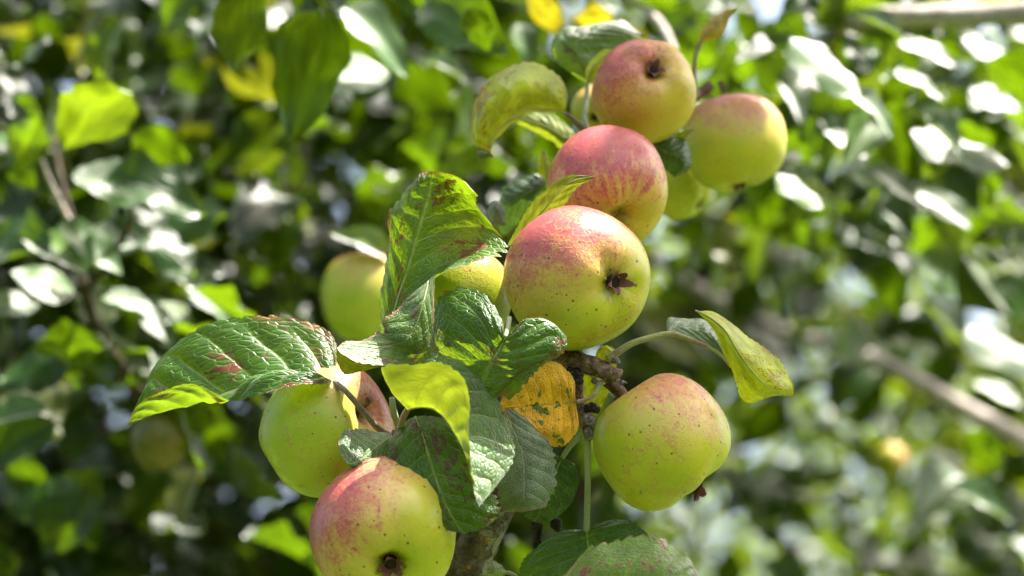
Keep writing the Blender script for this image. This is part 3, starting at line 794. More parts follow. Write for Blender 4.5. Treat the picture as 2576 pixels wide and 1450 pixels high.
# purple-blotched leaf behind the topmost apple
leaf([
    [(1477, 211, 640), (1478, 211, 640), (1479, 211, 640)],
    [(1428, 180, 640), (1472, 165, 610), (1512, 185, 640)],
    [(1389, 140, 650), (1450, 120, 610), (1542, 150, 650)],
    [(1391, 95, 660), (1460, 90, 620), (1572, 122, 660)],
    [(1432, 70, 670), (1502, 76, 640), (1592, 104, 670)],
    [(1520, 54, 680), (1546, 66, 660), (1608, 97, 680)],
    [(1572, 52, 690), (1592, 70, 685), (1624, 93, 690)]],
    L_purple, br, teeth=20, quilt=4, wave=4, seed=17, stalk=[(1478, 211, 640, 6), (1474, 262, 600, 6), (1470, 305, 560, 8), (1490, 345, 520, 8)], stalkmat=M_stalkg)
leaf([
    [(1477, 214, 560), (1478, 214, 560), (1480, 214, 560)],
    [(1472, 185, 560), (1484, 185, 545), (1498, 190, 555)],
    [(1484, 155, 560), (1500, 162, 545), (1518, 172, 555)],
    [(1514, 127, 560), (1526, 140, 550), (1538, 152, 558)],
    [(1542, 124, 562), (1543, 126, 562), (1544, 130, 562)]],
    L_under, br, face='L', teeth=14, quilt=1, wave=1, notch=.02, seed=18)
# dark leaf between the upper apples, with a pale tip
leaf([
    [(1630, 352, 500), (1632, 356, 500), (1634, 362, 500)],
    [(1682, 343, 500), (1670, 380, 480), (1652, 412, 500)],
    [(1722, 350, 505), (1706, 392, 480), (1676, 432, 505)],
    [(1739, 393, 510), (1726, 416, 495), (1696, 446, 510)],
    [(1737, 424, 512), (1730, 430, 510), (1722, 437, 512)]],
    L_dark2, br, teeth=12, quilt=3, wave=3, notch=.08, seed=19)
leaf([
    [(1688, 350, 520), (1690, 351, 520), (1692, 353, 520)],
    [(1700, 336, 515), (1710, 344, 510), (1716, 354, 515)],
    [(1722, 328, 515), (1726, 334, 512), (1728, 342, 515)],
    [(1744, 326, 518), (1744, 327, 518), (1745, 328, 518)]], L_lime, br, face='L', teeth=6, quilt=1, wave=1, rib=False, nc=12, seed=20)
# yellowing leaf hanging at the top
leaf([
    [(1759, 110, 760), (1760, 110, 760), (1762, 110, 760)],
    [(1764, 78, 760), (1778, 86, 740), (1797, 98, 760)],
    [(1784, 52, 770), (1800, 62, 745), (1822, 86, 770)],
    [(1812, 32, 775), (1822, 40, 765), (1832, 54, 775)],
    [(1852, 20, 780), (1853, 21, 780), (1854, 23, 780)]],
    leaf_mat("autumn_ochre", up=(.35, .22, .02), lo=(.36, .26, .03), tr=(.45, .30, .01), spots=.5, spotcol=(.14, .04, .01), edge=.4, rough=.5), br, face='L', teeth=12, quilt=1, wave=2, seed=21,
    stalk=[(1760, 110, 760, 6), (1748, 150, 770, 6), (1746, 195, 800, 6), (1752, 240, 900, 7)], stalkmat=M_stalk)
# sun-filled leaf below the arching pale leaf
leaf([
    [(1462, 352, 720), (1462, 352, 720), (1461, 353, 720)],
    [(1432, 318, 720), (1420, 345, 700), (1413, 374, 720)],
    [(1386, 284, 720), (1380, 320, 695), (1384, 354, 720)],
    [(1330, 284, 720), (1330, 305, 705), (1335, 328, 720)],
    [(1284, 302, 720), (1284, 303, 720), (1285, 304, 720)]],
    L_lime, br, face='L', teeth=14, quilt=2, wave=2, seed=22)
leaf([
    [(1242, 392, 375), (1242, 393, 375), (1242, 394, 375)],
    [(1226, 379, 375), (1219, 392, 365), (1216, 404, 375)],
    [(1199, 378, 375), (1197, 393, 370), (1205, 410, 375)]], L_mid, br, teeth=6, quilt=1, wave=1, rib=False, nc=12, seed=23)
# leaves in the shade left of the second apple
leaf([
    [(1376, 452, 560), (1376, 455, 560), (1376, 458, 560)],
    [(1352, 438, 570), (1346, 475, 540), (1346, 522, 570)],
    [(1302, 448, 580), (1300, 502, 550), (1306, 562, 580)],
    [(1262, 478, 590), (1264, 530, 565), (1275, 592, 590)],
    [(1246, 540, 595), (1250, 560, 590), (1262, 592, 595)]], L_dark2, br, teeth=14, quilt=3, wave=3, seed=24)
leaf([
    [(1268, 570, 330), (1270, 570, 330), (1272, 568, 330)],
    [(1240, 560, 330), (1255, 548, 315), (1272, 540, 330)],
    [(1226, 530, 330), (1246, 522, 312), (1268, 520, 330)],
    [(1236, 508, 335), (1246, 505, 330), (1256, 507, 335)]], L_grey, br, teeth=10, quilt=1, wave=1, nc=20, seed=25)
leaf([
    [(1376, 458, 480), (1378, 458, 480), (1380, 458, 480)],
    [(1352, 432, 480), (1372, 430, 470), (1390, 432, 480)],
    [(1354, 405, 485), (1370, 402, 475), (1384, 408, 485)],
    [(1364, 378, 490), (1365, 377, 490), (1367, 379, 490)]], L_under, br, face='L', teeth=8, quilt=1, wave=1, nc=20, seed=26)
# green leaf behind the spur and its pale neighbour
leaf([
    [(1490, 935, 160), (1500, 930, 160), (1512, 935, 160)],
    [(1464, 945, 165), (1500, 960, 150), (1538, 970, 165)],
    [(1458, 985, 170), (1495, 990, 155), (1530, 996, 170)],
    [(1452, 1022, 172), (1485, 1030, 165), (1512, 1026, 172)]], L_under, br, face='L', teeth=10, quilt=2, wave=1, seed=27, nc=20)
leaf([
    [(1496, 905, 150), (1498, 906, 150), (1502, 910, 150)],
    [(1502, 880, 150), (1520, 896, 140), (1530, 930, 150)],
    [(1524, 868, 152), (1536, 886, 142), (1546, 930, 152)],
    [(1546, 878, 155), (1550, 895, 152), (1552, 922, 155)]], L_under, br, face='L', teeth=8, quilt=1, wave=1, seed=28, nc=20, rib=False)
# dark leaf added behind the cluster, closing a gap that let sky through
leaf([
    [(1200, 1040, 60), (1205, 1045, 60), (1210, 1052, 60)],
    [(1110, 990, 50), (1150, 1010, 35), (1180, 1060, 50)],
    [(1060, 930, 45), (1100, 960, 25), (1130, 1010, 45)],
    [(1040, 860, 40), (1070, 890, 25), (1110, 930, 40)],
    [(1050, 820, 45), (1062, 828, 42), (1078, 840, 45)]], L_dark2, br, teeth=14, quilt=3, wave=2, seed=31)
# small pale leaf at the foot of the limb
leaf([
    [(1276, 1438, 130), (1277, 1440, 130), (1277, 1443, 130)],
    [(1258, 1419, 130), (1250, 1436, 115), (1246, 1458, 130)],
    [(1228, 1404, 130), (1222, 1436, 112), (1214, 1468, 130)],
    [(1192, 1414, 132), (1188, 1440, 130), (1188, 1462, 132)]], L_grey, br, face='L', teeth=10, quilt=2, wave=1, seed=29, nc=20,
    stalk=[(1276, 1440, 130, 5), (1290, 1446, 125, 5), (1320, 1470, 110, 6)], stalkmat=M_stalkg)

# fruit of the near branch
YG = ((.37, .44, .016), (.48, .48, .03)); GR = ((.32, .43, .016), (.41, .49, .035)); OR = ((.50, .42, .022), (.56, .42, .045))
apple("apple", 1456, 700, 0, 184, (.62, -.07, .78), basin=.6, label="largest apple, dead centre, red on top, star-shaped calyx facing right", aspect=.82, spin=.4, blush=(-.35, .9, .25), seed=3, amt=.62, base=YG, net=.75, shoulder=.05, streak=.45)
apple("apple", 1530, 476, 240, 154, (.2, -.62, .75), "pink-flushed apple directly above and behind the central one", aspect=.90, spin=1.0, blush=(-.15, .9, .4), seed=5, amt=.74, sepals=False, base=OR, net=.35, streak=1.5)
apple("apple", 1621, 230, 440, 130, (.17, .44, .88), "topmost orange-red apple with its open calyx facing the viewer", aspect=.94, spin=.2, blush=(-.6, .6, .5), seed=8, amt=.42, base=OR, net=.6, streak=.3, dots=.6)
apple("apple", 1847, 361, 930, 129, (.12, -.95, .2), "blurred yellow-green apple with pink shoulder at upper right", aspect=.92, spin=.9, blush=(0, 1, .1), seed=13, amt=.40, base=YG, net=.4, stem=.7)
apple("apple", 1708, 472, 1150, 80, (.7, -.6, .2), "small plain yellow-green apple peeping out behind the upper right one", aspect=.95, blush=(0, 1, -.4), seed=17, amt=.1, base=YG, net=.2, stem=.5)
apple("apple", 1152, 748, 150, 136, (-.2, -.8, .3), "green apple half hidden by leaves, touching the left of the central one", aspect=.95, spin=.7, blush=(.1, 1, -.2), seed=21, amt=.30, base=GR, net=.25)
apple("apple", 1660, 1108, -10, 170, (.60, -.77, .10), basin=.08, label="plain yellow-green apple hanging alone at lower right below a knobbly spur", aspect=.90, spin=2.2, blush=(.15, .9, .35), seed=27, amt=.12, base=YG, net=.9, stem=.62, shoulder=-.10, streak=.55)
apple("apple", 826, 1086, 60, 166, (-.74, -.40, -.5), "green apple at lower left under the large folded leaf", aspect=.93, spin=.3, blush=(.75, .75, -.2), seed=34, amt=.36, base=GR, net=.6, stem=.45)
apple("apple", 966, 1344, -210, 187, (.17, -.47, .87), "orange-flushed apple cut off by the bottom edge below the drooping leaves", aspect=.90, spin=.5, blush=(-.75, .6, .2), seed=39, amt=.50, basin=1.35, base=YG, net=.3, stem=.4, streak=.4)
apple("apple", 1500, 278, 820, 64, (-.1, -.4, .9), "olive apple mostly hidden behind the topmost apple", aspect=.95, blush=(0, 1, 0), seed=42, amt=.2, base=YG, detail=.7, stem=.4)
apple("apple", 922, 752, 2000, 112, (.1, -.95, .2), "out-of-focus green apple behind the upright curled leaf", aspect=1.0, blush=(.1, 1, .2), seed=44, amt=.0, base=GR, detail=.7, group="blurred apples behind the branch", stem=.5)
apple("apple", 402, 1112, 2300, 72, (.1, -.95, .1), "very blurred green apple at far left, deep shade put into its dark colour", aspect=1.05, blush=(1, .2, .2), seed=47, amt=-.5, base=((.07, .09, .008), (.10, .10, .008)), detail=.6, group="blurred apples behind the branch", stem=.5)  # base colour darkened to stand for deep shade
apple("apple", 2236, 1162, 8000, 46, (-.2, -.9, .3), "tiny blurred sunlit yellow apple far off at the right", aspect=.95, blush=(1, .6, .2), seed=50, amt=.1, base=YG, detail=.6, group="blurred apples behind the branch", stem=.5)

# ------------------------------------------------------------------ background foliage
def bg_leaf_mesh(name, mat, fold, curl, width, seed, wv=1.0):
    """one leaf, length 1 along +y from the origin, upper face +z"""
    rs = np.random.default_rng(seed)
    nr, nc = 15, 7
    V = []; UVs = []
    ph = rs.uniform(0, 6.28)
    for i in range(nr):
        u = i / (nr - 1)
        w = width * .5 * (math.sin(math.pi * u ** .8) ** .75 if 0 < u < 1 else 0.02)
        w *= 1 + .09 * math.sin(u * 9 + ph) + rs.uniform(-.06, .06)
        for j in range(nc):
            v = -1 + 2 * j / (nc - 1)
            y = u * (1 - .12 * abs(curl) * u)
            z = fold * abs(v) * w - curl * u * u * .5 + wv * .06 * math.sin(u * 12 + ph + v * 2) * abs(v) + wv * .03 * math.sin(u * 27 + ph * 2) * v * v
            V.append((v * w, y, z)); UVs.append((u, v))
    F = [(i * nc + j, i * nc + j + 1, (i + 1) * nc + j + 1, (i + 1) * nc + j) for i in range(nr - 1) for j in range(nc - 1)]
    me = bpy.data.meshes.new(name)
    me.from_pydata(V, [], F)
    ul = me.uv_layers.new(name="UVMap")
    idx = np.empty(len(me.loops), dtype=np.int32); me.loops.foreach_get("vertex_index", idx)
    ul.data.foreach_set("uv", np.array(UVs, dtype=np.float32)[idx].ravel())
    me.polygons.foreach_set("use_smooth", [True] * len(me.polygons))
    me.materials.append(mat)
    return me
VAR = [(.25, .25, .55), (.5, .5, .6), (.1, -.2, .62), (.7, .3, .5), (.3, .9, .58), (-.2, .15, .6)]
def variants(mat, tag):
    return [bg_leaf_mesh("leaf_" + tag, mat, *p, 60 + i, .3 if tag == 'waxy' else 1.0) for i, p in enumerate(VAR)]
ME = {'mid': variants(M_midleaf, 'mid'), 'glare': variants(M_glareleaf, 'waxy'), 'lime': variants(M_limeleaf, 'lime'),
      'yellow': variants(M_yellowbg, 'yellow'), 'far': variants(M_bgleaf, 'far')}

def place(me, pos, ydir, ndir, length, parent, name="leaf"):
    n = np.asarray(ndir, dtype=float); n /= np.linalg.norm(n)
    y = np.asarray(ydir, dtype=float); y = y - n * (y @ n); y /= np.linalg.norm(y) + 1e-9
    x = np.cross(y, n)
    o = bpy.data.objects.new(name, me)
    sc.collection.objects.link(o)
    M = Matrix(((x[0] * length, y[0] * length, n[0] * length, pos[0]), (x[1] * length, y[1] * length, n[1] * length, pos[1]),
                (x[2] * length, y[2] * length, n[2] * length, pos[2]), (0, 0, 0, 1)))
    o.parent = parent
    o.matrix_parent_inverse = parent_world(parent).inverted()
    o.matrix_basis = M
    return o

VIEW = -FW
HALF = SUN + VIEW; HALF /= np.linalg.norm(HALF)
def hand_leaf(parent, x0, y0, x1, y1, d, kind, tilt=0.0, var=None, seed=None):
    """leaf from stalk end (x0,y0) to tip (x1,y1) at distance d"""
    a = PD(x0, y0, d); b = PD(x1, y1, d + rng.uniform(-.02, .02))
    if kind == 'glare':
        n = HALF + rng.normal(0, .10, 3)
    elif kind in ('lime', 'yellow'):
        n = -(VIEW * .8 - SUN * .45 + rng.normal(0, .2, 3))
    elif kind == 'dark':
        n = VIEW * .8 + UP * .3 - SUN * .35 + rng.normal(0, .2, 3)
    else:
        n = VIEW * .7 + UP * .5 + rng.normal(0, .25, 3)
    me = ME.get(kind, ME['mid'])[rng.integers(0, 6) if var is None else var]
    yd = b - a
    L = np.linalg.norm(yd)
    nn = n / np.linalg.norm(n); yp = yd - nn * (yd @ nn)
    f = np.linalg.norm(yp) / max(L, 1e-9)
    return place(me, a, yd, n, L / max(f, .6), parent)

# left mid-ground branch
bl = empty("leafy_branch", PD(360, 1020, 1.72), "blurred leafy branch with white glaring leaves at the left", "branch", "blurred branches behind the fruit")
def tubed(name, pts, mat, parent, **kw):
    return tube(name, [PD(p[0], p[1], p[2]) for p in pts], [p[3] * p[2] * 36 / LENS / 2576 for p in pts], mat, parent, **kw)
tubed("limb", [(420, 1080, 1.75, 17), (330, 960, 1.70, 17), (262, 860, 1.67, 16), (215, 740, 1.65, 13), (190, 590, 1.66, 9), (160, 470, 1.68, 7), (130, 330, 1.72, 5)], M_brownb, bl, nseg=10, wob=.08)
tubed("twig", [(190, 590, 1.66, 9), (110, 420, 1.64, 5), (100, 330, 1.62, 4)], M_paleb, bl, nseg=8)
tubed("twig", [(215, 740, 1.65, 9), (330, 560, 1.62, 7), (300, 470, 1.6, 5)], M_brownb, bl, nseg=8)
for q in [(165, 380, 335, 150, 1.56, 'lime', 0, 1), (250, 455, 520, 480, 1.58, 'mid'), (320, 520, 440, 720, 1.66, 'mid'), (300, 480, 500, 390, 1.7, 'mid'),
          (30, 440, 90, 320, 1.6, 'lime'), (0, 340, 80, 470, 1.62, 'mid'), (210, 690, 110, 480, 1.58, 'glare'), (120, 640, -30, 500, 1.58, 'mid'),
          (150, 560, 300, 700, 1.6, 'glare'), (190, 740, 20, 690, 1.64, 'glare'), (330, 560, 510, 640, 1.7, 'mid'), (240, 830, 260, 690, 1.66, 'mid'),
          (250, 745, 370, 800, 1.62, 'glare'), (340, 750, 440, 870, 1.64, 'glare'), (390, 760, 490, 800, 1.7, 'glare'), (475, 740, 570, 815, 1.72, 'glare'),
          (90, 760, -40, 840, 1.62, 'glare'), (260, 860, 90, 860, 1.6, 'lime'), (300, 900, 150, 960, 1.62, 'lime'), (200, 880, 40, 1000, 1.66, 'mid'),
          (310, 930, 480, 900, 1.72, 'glare'), (380, 830, 520, 900, 1.74, 'mid'), (120, 1030, -30, 1080, 1.6, 'glare'), (150, 1070, -20, 1180, 1.62, 'mid'),
          (120, 90, 20, 130, 1.7, 'mid'), (100, 330, 30, 240, 1.66, 'mid'), (400, 680, 560, 720, 1.75, 'mid'), (60, 400, -40, 300, 1.6, 'glare'),
          (330, 340, 430, 410, 1.66, 'lime'), (180, 440, 270, 370, 1.6, 'glare'), (220, 1240, 40, 1290, 1.7, 'dark'), (260, 1180, 60, 1400, 1.75, 'dark'), (30, 1140, 130, 1280, 1.7, 'dark'),
          (220, 640, 270, 540, 1.62, 'glare'), (300, 640, 330, 570, 1.68, 'glare')]:
    hand_leaf(bl, *q)
# hanging shoots at the top
bt = empty("hanging_shoot", PD(700, -60, 1.5), "blurred shoot hanging from the top edge with long yellow-green leaves", "branch", "blurred branches behind the fruit")
tubed("twig", [(500, -120, 1.52, 9), (640, -60, 1.5, 8), (800, -20, 1.5, 7), (960, -60, 1.55, 6), (1150, -80, 1.6, 6)], M_brownb, bt, nseg=8)
for q in [(625, -60, 595, 175, 1.44, 'lime', 0, 0), (800, 20, 738, 312, 1.42, 'lime', 0, 4), (860, 20, 1060, 140, 1.62, 'glare'), (960, 170, 820, 290, 1.64, 'glare'), (1000, 190, 880, 260, 1.66, 'mid'),
          (1180, 20, 1225, 140, 1.5, 'lime'), (1080, -20, 1230, 110, 1.55, 'mid'), (880, -40, 760, 60, 1.5, 'mid'), (1060, 150, 1160, 230, 1.7, 'glare'), (700, -30, 900, 20, 1.5, 'lime'),
          (520, -60, 420, 60, 1.6, 'mid'), (1000, -40, 1100, 60, 1.6, 'dark')]:
    hand_leaf(bt, *q)
# yellow leaves and twig at the top centre
by = empty("yellowing_shoot", PD(1600, -30, 1.7), "blurred twig at the top centre with bright yellow leaves", "branch", "blurred branches behind the fruit")
tubed("twig", [(1480, -60, 1.7, 9), (1600, 10, 1.7, 12), (1660, 60, 1.68, 12), (1700, 140, 1.66, 9)], M_paleb, by, nseg=8, wob=.1)
for q in [(1330, -20, 1415, 55, 1.6, 'yellow', 0, 0), (1545, 40, 1440, 60, 1.62, 'yellow', 0, 2), (1480, -20, 1580, 40, 1.7, 'mid'), (1300, 60, 1330, 180, 1.65, 'glare'), (1640, 0, 1750, 90, 1.9, 'mid'), (1560, -10, 1650, 40, 1.7, 'lime')]:
    hand_leaf(by, *q)
# pale limb at top right
bp = empty("pale_limb", PD(2350, 40, 1.75), "pale bare limb lit by the sun at the top right corner", "branch", "blurred branches behind the fruit")
tubed("limb", [(2140, 62, 1.78, 20), (2200, 48, 1.75, 26), (2330, 42, 1.74, 29), (2480, 38, 1.73, 31), (2700, 32, 1.72, 34)], M_paleb, bp, nseg=14, wob=.12)
tubed("twig", [(2190, 55, 1.75, 10), (2150, 20, 1.8, 8), (2120, -40, 1.85, 7)], M_paleb, bp, nseg=8)
for q in [(1990, 95, 2165, 250, 1.56, 'glare', 0, 5), (2150, 40, 2270, 120, 1.62, 'glare'), (2200, 180, 2120, 90, 1.7, 'mid'), (2260, 110, 2400, 210, 1.7, 'glare'), (2300, 170, 2220, 290, 1.64, 'lime'),
          (2250, 185, 2400, 245, 1.62, 'glare'), (2420, 100, 2540, 190, 1.7, 'glare'), (2480, 150, 2576, 300, 1.66, 'lime'), (2130, 230, 2260, 330, 1.6, 'glare'), (2200, 290, 2110, 410, 1.64, 'glare'),
          (2230, 260, 2290, 420, 1.66, 'lime'), (2280, 270, 2450, 380, 1.64, 'glare'), (2290, 330, 2460, 480, 1.66, 'glare'), (2190, 420, 2300, 530, 1.68, 'glare'), (1955, 440, 2075, 520, 1.62, 'glare', 0, 5),
          (2060, 300, 2020, 420, 1.7, 'mid'), (2080, 330, 2160, 430, 1.66, 'glare'), (2140, 440, 2240, 470, 1.68, 'glare'), (1960, 210, 1975, 330, 1.68, 'glare'), (2010, 220, 1920, 330, 1.75, 'dark'),
          (1880, 230, 1800, 330, 1.7, 'dark'), (1760, 200, 1880, 290, 1.72, 'dark'), (2220, 110, 2100, 200, 1.72, 'dark'), (1960, 30, 2010, 110, 1.7, 'dark'), (2040, -20, 1960, 90, 1.75, 'mid'),
          (2440, 220, 2560, 300, 1.75, 'glare'), (2310, 480, 2420, 600, 1.75, 'glare'), (2210, 520, 2300, 610, 1.78, 'glare'), (2330, 80, 2430, 140, 1.8, 'lime'), (2100, 100, 2180, 170, 1.8, 'lime'),
          (2380, 420, 2470, 520, 1.8, 'mid'), (2090, 520, 2010, 620, 1.85, 'dark'), (2150, 560, 2260, 640, 1.9, 'mid')]:
    hand_leaf(bp, *q)
# diagonal limb at right
bd = empty("slanting_limb", PD(2400, 1020, 2.25), "pale blurred limb slanting down to the right edge", "branch", "blurred branches behind the fruit")
tubed("limb", [(1640, 640, 2.6, 16), (1760, 730, 2.55, 17), (1960, 830, 2.5, 18), (2200, 905, 2.35, 20), (2380, 1000, 2.25, 22), (2700, 1180, 2.15, 26)], M_paleb, bd, nseg=12, wob=.16)
tubed("twig", [(2300, 955, 2.3, 10), (2250, 1080, 2.3, 8), (2200, 1130, 2.4, 6)], M_brownb, bd, nseg=8)
for q in [(2310, 760, 2470, 880, 2.0, 'glare'), (2420, 830, 2560, 980, 2.0, 'glare'), (2160, 800, 2120, 900, 2.1, 'glare'), (2200, 930, 2140, 1010, 2.1, 'glare'),
          (2240, 860, 2330, 920, 2.1, 'mid'), (2440, 1080, 2520, 1200, 1.9, 'lime'), (2380, 1230, 2540, 1330, 1.95, 'glare'), (2420, 1200, 2340, 1320, 2.0, 'glare'),
          (2330, 1130, 2440, 1180, 2.1, 'glare'), (2560, 1350, 2610, 1450, 2.0, 'glare'), 
          (2500, 700, 2580, 800, 2.1, 'mid'), (2450, 960, 2560, 1040, 2.1, 'glare'), ]:
    hand_leaf(bd, *q)
# leaves added sunward of the lower left apple, to shade it
for off, dy in ((.05, 0), (.075, .02), (.10, -.015), (.085, -.03), (.12, .01)):
    c_ = P(402, 1112, 2300) + SUN * off + RT * dy * .8 - UP * .0
    place(ME['mid'][int(off * 200) % 6], c_ - RT * .045 + FW * dy, RT + FW * dy * 9, SUN + FW * dy * 4, .085, bl)
hand_leaf(bl, 985, 655, 845, 640, 1.58, 'glare')
# limb lower left
bq = empty("grey_limb", PD(300, 1310, 2.2), "blurred grey-brown limb in shade at the bottom left", "branch", "blurred branches behind the fruit")
tubed("limb", [(60, 1560, 2.15, 36), (190, 1410, 2.2, 33), (340, 1290, 2.25, 29), (480, 1225, 2.3, 25), (620, 1190, 2.4, 20)], M_brownb, bq, nseg=12, wob=.06)
for q in [(500, 1170, 600, 1200, 2.0, 'glare'), (180, 1290, 260, 1240, 2.0, 'glare'), (330, 1190, 370, 1260, 2.0, 'yellow'), (270, 1110, 340, 1070, 2.0, 'lime'), (60, 1190, 150, 1290, 2.0, 'dark'), (420, 1240, 560, 1330, 2.3, 'mid'), (160, 1060, 260, 1180, 2.0, 'mid'), (530, 1080, 620, 1100, 2.2, 'lime')]:
    hand_leaf(bq, *q)

# looser leaves of the same branches
def loose(parent, n, x0, x1, y0, y1, d0, d1, kinds, seed):
    r2 = np.random.default_rng(seed)
    for _ in range(n):
        p_ = PD(r2.uniform(x0, x1), r2.uniform(y0, y1), r2.uniform(d0, d1))
        n_ = r2.normal(0, .7, 3) + np.array([0, 0, .75]); y_ = r2.normal(0, 1, 3) - np.array([0, 0, .5])
        place(ME[kinds[r2.integers(0, len(kinds))]][r2.integers(0, 6)], p_, y_, n_, r2.uniform(.05, .085), parent)
loose(bl, 110, -60, 760, -40, 1450, 1.74, 2.2, ('mid', 'far', 'far', 'far', 'far'), 5)
loose(bt, 50, 500, 1350, -60, 500, 1.72, 2.1, ('far', 'far', 'mid'), 6)
loose(bp, 90, 1800, 2620, -40, 650, 1.74, 2.2, ('mid', 'far', 'glare', 'mid'), 7)
loose(bd, 34, 1750, 2620, 560, 1480, 2.3, 3.2, ('mid', 'glare', 'mid'), 8)
loose(bq, 40, 0, 900, 900, 1480, 2.1, 2.6, ('far', 'far', 'mid'), 9)

# two trees behind, and an unseen leafy bough shaped to shade the fruit
def in_view(p, margin=0.0):
    q = p - CAM
    d = q @ FW
    hx = d * 18 / LENS * (1 + margin) ; hy = hx * 576 / 1024
    return (d > .2) & (np.abs(q @ RT) < hx) & (np.abs(q @ UP) < hy)

TL = []                                       # small template: 4 rows x 3 columns
for i, u in enumerate((0, .3, .65, 1.0)):
    w = (.03, .27, .24, .02)[i]
    for v in (-1, 0, 1):
        TL.append((v * w, u, .10 * abs(v) * (w / .27) - .22 * u * u))
TL = np.array(TL)
TF = [(i * 3 + j, i * 3 + j + 1, (i + 1) * 3 + j + 1, (i + 1) * 3 + j) for i in range(3) for j in range(2)]
TUV = np.array([(u, v) for u in (0, .3, .65, 1.) for v in (-1, 0, 1)])

def orient(n, droop=.35, upw=.55):
    """random leaf frames: blade normals mostly upward, tips drooping outward"""
    N = rng.normal(0, 1, (n, 3)); N /= np.linalg.norm(N, axis=1)[:, None]
    N = N * (1 - upw * .5) + np.array([0, 0, upw]); N /= np.linalg.norm(N, axis=1)[:, None]
    Y = rng.normal(0, 1, (n, 3)); Y[:, 2] -= droop
    Y -= N * (Y * N).sum(1)[:, None]; Y /= np.linalg.norm(Y, axis=1)[:, None]
    return N, Y

def foliage(name, pts, parent, mat, lo=.05, hi=.085, frame=None):
    n = len(pts)
    N, Y = orient(n) if frame is None else frame[:2]
    X = np.cross(Y, N)
    L = rng.uniform(lo, hi, n) if frame is None else frame[2]
    V = (TL[None, :, 0, None] * X[:, None] + TL[None, :, 1, None] * Y[:, None] + TL[None, :, 2, None] * N[:, None]) * L[:, None, None] + pts[:, None]
    m = len(TL)
    F = (np.arange(n)[:, None, None] * m + np.array(TF)[None]).reshape(-1, 4)
    me = bpy.data.meshes.new(name)
    me.vertices.add(n * m); me.vertices.foreach_set("co", V.reshape(-1).astype(np.float32))
    me.loops.add(F.size); me.loops.foreach_set("vertex_index", F.ravel().astype(np.int32))
    me.polygons.add(len(F)); me.polygons.foreach_set("loop_start", np.arange(0, F.size, 4, dtype=np.int32))
    me.polygons.foreach_set("use_smooth", np.ones(len(F), dtype=bool))
    ul = me.uv_layers.new(name="UVMap")
    ul.data.foreach_set("uv", np.tile(TUV, (n, 1))[F.ravel()].astype(np.float32).ravel())
    at = me.attributes.new("rnd", 'FLOAT', 'POINT')
    at.data.foreach_set("value", np.repeat(rng.uniform(0, 1, n), m).astype(np.float32))
    me.materials.append(mat); me.update(); me.validate()
    o = bpy.data.objects.new(name, me)
    sc.collection.objects.link(o)
    o.parent = parent; o.matrix_parent_inverse = parent_world(parent).inverted()
    o["kind"] = "stuff"
    return o

def clumps(n, box, per, spread):
    lo, hi = np.array(box[0]), np.array(box[1])
    c = rng.uniform(lo, hi, (max(1, n // per), 3))
    p = c[rng.integers(0, len(c), n)] + rng.normal(0, spread, (n, 3))
    return p

def tree(name, label, trunk, pts, mat, limbs, lo=.042, hi=.078):
    fq = pts - P(2236, 1162, 8000); fs = np.clip(fq @ SUN, 0, 3)                # sun reaches the far apple
    pts = pts[np.linalg.norm(fq - fs[:, None] * SUN, axis=1) > .10]
    root = empty(name, (trunk[0][0], trunk[0][1], 0), label, "tree", "apple trees behind the fruit")
    tube("trunk", [np.array(t[:3]) for t in trunk], [t[3] for t in trunk], M_brownb, root, nseg=14, nlen=24, wob=.06, seed=2)
    for i, l in enumerate(limbs):
        tube("limb", [np.array(t[:3]) for t in l], [t[3] for t in l], M_brownb, root, nseg=8, wob=.06, seed=30 + i)
    seen = in_view(pts)
    dist = (pts - CAM) @ FW
    order = np.argsort(np.where(seen, dist, 1e9))
    near = order[:260]
    N, Y = orient(len(near))
    for j, i in enumerate(near):
        place(ME['far'][j % 6], pts[i], Y[j], N[j], rng.uniform(.055, .085), root)
    rest = np.ones(len(pts), dtype=bool); rest[near] = False
    foliage("foliage", pts[rest], root, mat, lo, hi)
    return root

# left tree: dense and deep, with leaves added above the view to darken it
pl = np.concatenate([clumps(12500, ((-1.6, 2.3, 1.6), (.10, 3.6, 3.9)), 24, .13),
                     clumps(6000, ((-2.0, 2.1, 3.3), (.35, 4.4, 4.7)), 24, .14),
                     clumps(2600, ((-1.0, 1.95, 1.7), (.05, 2.5, 2.8)), 20, .10)])
d_ = (pl - CAM) @ FW
pl = pl[d_ > 1.85]
fa = P(2236, 1162, 8000); tv_ = (CAM - fa) / np.linalg.norm(CAM - fa)
q_ = pl - fa; al_ = np.clip(q_ @ tv_, -.1, 1.2)
pl = pl[np.linalg.norm(q_ - al_[:, None] * tv_, axis=1) > .08]
ps = clumps(5000, ((.2, 2.1, 3.2), (1.15, 3.7, 4.4)), 22, .13)  # added out-of-view leaves, keeping sun from the right off the left tree
pl = np.concatenate([pl, ps[~in_view(ps, .1)]])
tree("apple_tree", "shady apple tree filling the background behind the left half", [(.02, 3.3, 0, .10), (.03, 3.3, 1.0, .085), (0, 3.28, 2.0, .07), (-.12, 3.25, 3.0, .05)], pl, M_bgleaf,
     [[(0, 3.28, 1.9, .05), (-.5, 3.0, 2.3, .035), (-1.1, 2.9, 2.5, .02)], [(0, 3.28, 2.2, .05), (.3, 2.9, 2.6, .03), (.5, 2.7, 2.9, .02)]])
pr = np.concatenate([clumps(13000, ((-.15, 4.2, 2.0), (2.7, 7.6, 4.6)), 42, .17),
                     clumps(900, ((.25, 2.1, 1.7), (1.0, 3.0, 2.6)), 10, .08)])
d_ = (pr - CAM) @ FW
pr = pr[d_ > 1.95]
fa = P(2236, 1162, 8000); tv_ = (CAM - fa) / np.linalg.norm(CAM - fa)      # open air round the far apple
q_ = pr - fa; al_ = np.clip(q_ @ tv_, -.1, 1.2)
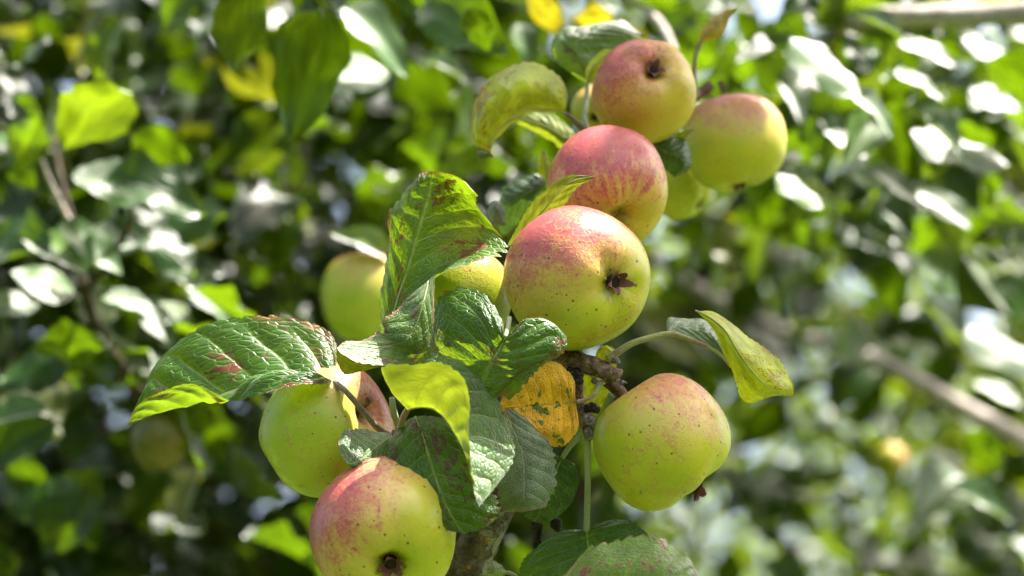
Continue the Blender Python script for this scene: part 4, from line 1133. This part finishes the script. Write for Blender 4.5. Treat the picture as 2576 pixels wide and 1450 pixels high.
pr = pr[np.linalg.norm(q_ - al_[:, None] * tv_, axis=1) > .08]
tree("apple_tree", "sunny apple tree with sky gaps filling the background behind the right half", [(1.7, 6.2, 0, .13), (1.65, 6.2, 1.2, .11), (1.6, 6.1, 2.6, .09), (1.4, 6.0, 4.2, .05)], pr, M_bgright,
     [[(1.6, 6.1, 2.4, .06), (1.0, 5.4, 3.0, .045), (.3, 4.9, 3.4, .025)], [(1.6, 6.1, 2.8, .06), (2.0, 5.4, 3.4, .04), (2.3, 5.0, 3.9, .025)]], .058, .09)

# unseen leaves over the cluster for shade, gaps cut toward chosen sunlit spots
cc = P(1400, 750, 100)
e1 = RT - SUN * (RT @ SUN); e1 /= np.linalg.norm(e1)
e2 = FW - SUN * (FW @ SUN); e2 -= e1 * (e2 @ e1); e2 /= np.linalg.norm(e2)
n_c = 2300
pc = cc + SUN * rng.uniform(.62, 1.35, (n_c, 1)) + e1 * rng.uniform(-.27, .23, (n_c, 1)) + e2 * rng.uniform(-.27, .20, (n_c, 1))
GAPS = [((1400, 555, -120), .010), ((1960, 350, 900), .016), ((905, 1130, -180), .012), ((1085, 1085, -230), .011), ((930, 895, -160), .017), ((1190, 580, 40), .016), ((1240, 640, 20), .018),
        ((1120, 940, -300), .009), ((1230, 1165, -350), .016), ((600, 985, -60), .014), ((460, 1000, -50), .02), ((720, 945, -100), .018), ((1380, 320, 700), .02), ((920, 950, 0), .012), ((855, 1215, -250), .004),
        ((700, 830, 80), .012), ((1290, 640, -40), .012)]
# more unseen leaves added at left, keeping sky light off the background
pw = clumps(3600, ((-2.2, -.6, 2.65), (-.15, 2.4, 3.6)), 20, .12)
pc = np.concatenate([pc, pw])
fN, fY = orient(len(pc)); fX = np.cross(fY, fN); fL = rng.uniform(.05, .075, len(pc))
keep = np.ones(len(pc), dtype=bool)
for (gx, gy, gk), gr in GAPS:
    g0 = P(gx, gy, gk)
    for (a_, b_) in ((0, 0), (0, .35), (0, .7), (0, 1), (.25, .45), (-.25, .45)):
        q = pc + (fX * a_ + fY * b_) * fL[:, None] - g0
        along = q @ SUN
        perp = np.linalg.norm(q - along[:, None] * SUN, axis=1)
        keep &= perp > gr + .006
keep &= ~in_view(pc, .18)
pc, frame = pc[keep], (fN[keep], fY[keep], fL[keep])
ov = empty("shade_bough", cc + SUN * .7, "leafy bough added out of view above the frame, shading fruit and left background", "branch")
tube("limb", [cc + SUN * .95 - e1 * .5 - e2 * .34, cc + SUN * .9 - e2 * .3, cc + SUN * .95 + e1 * .6 - e2 * .34], [.018, .014, .008], M_brownb, ov, nseg=8)
foliage("foliage", pc, ov, M_midleaf, frame=frame)
# leaf ring added round the viewer in place of orchard, blocking low sky
na = 5200
an = rng.uniform(math.radians(62), math.radians(298), na); rr = rng.uniform(3.6, 6.5, na)
po = np.stack([np.sin(an) * rr, np.cos(an) * rr, rng.uniform(.2, 2.8, na)], axis=1)
orc = empty("orchard_screen", (0, -5, 0)); orc["kind"] = "stuff"; orc["label"] = "leaf ring added behind the viewer in place of orchard trees, to dim low sky light"
foliage("foliage", po, orc, M_bgleaf, .22, .38)
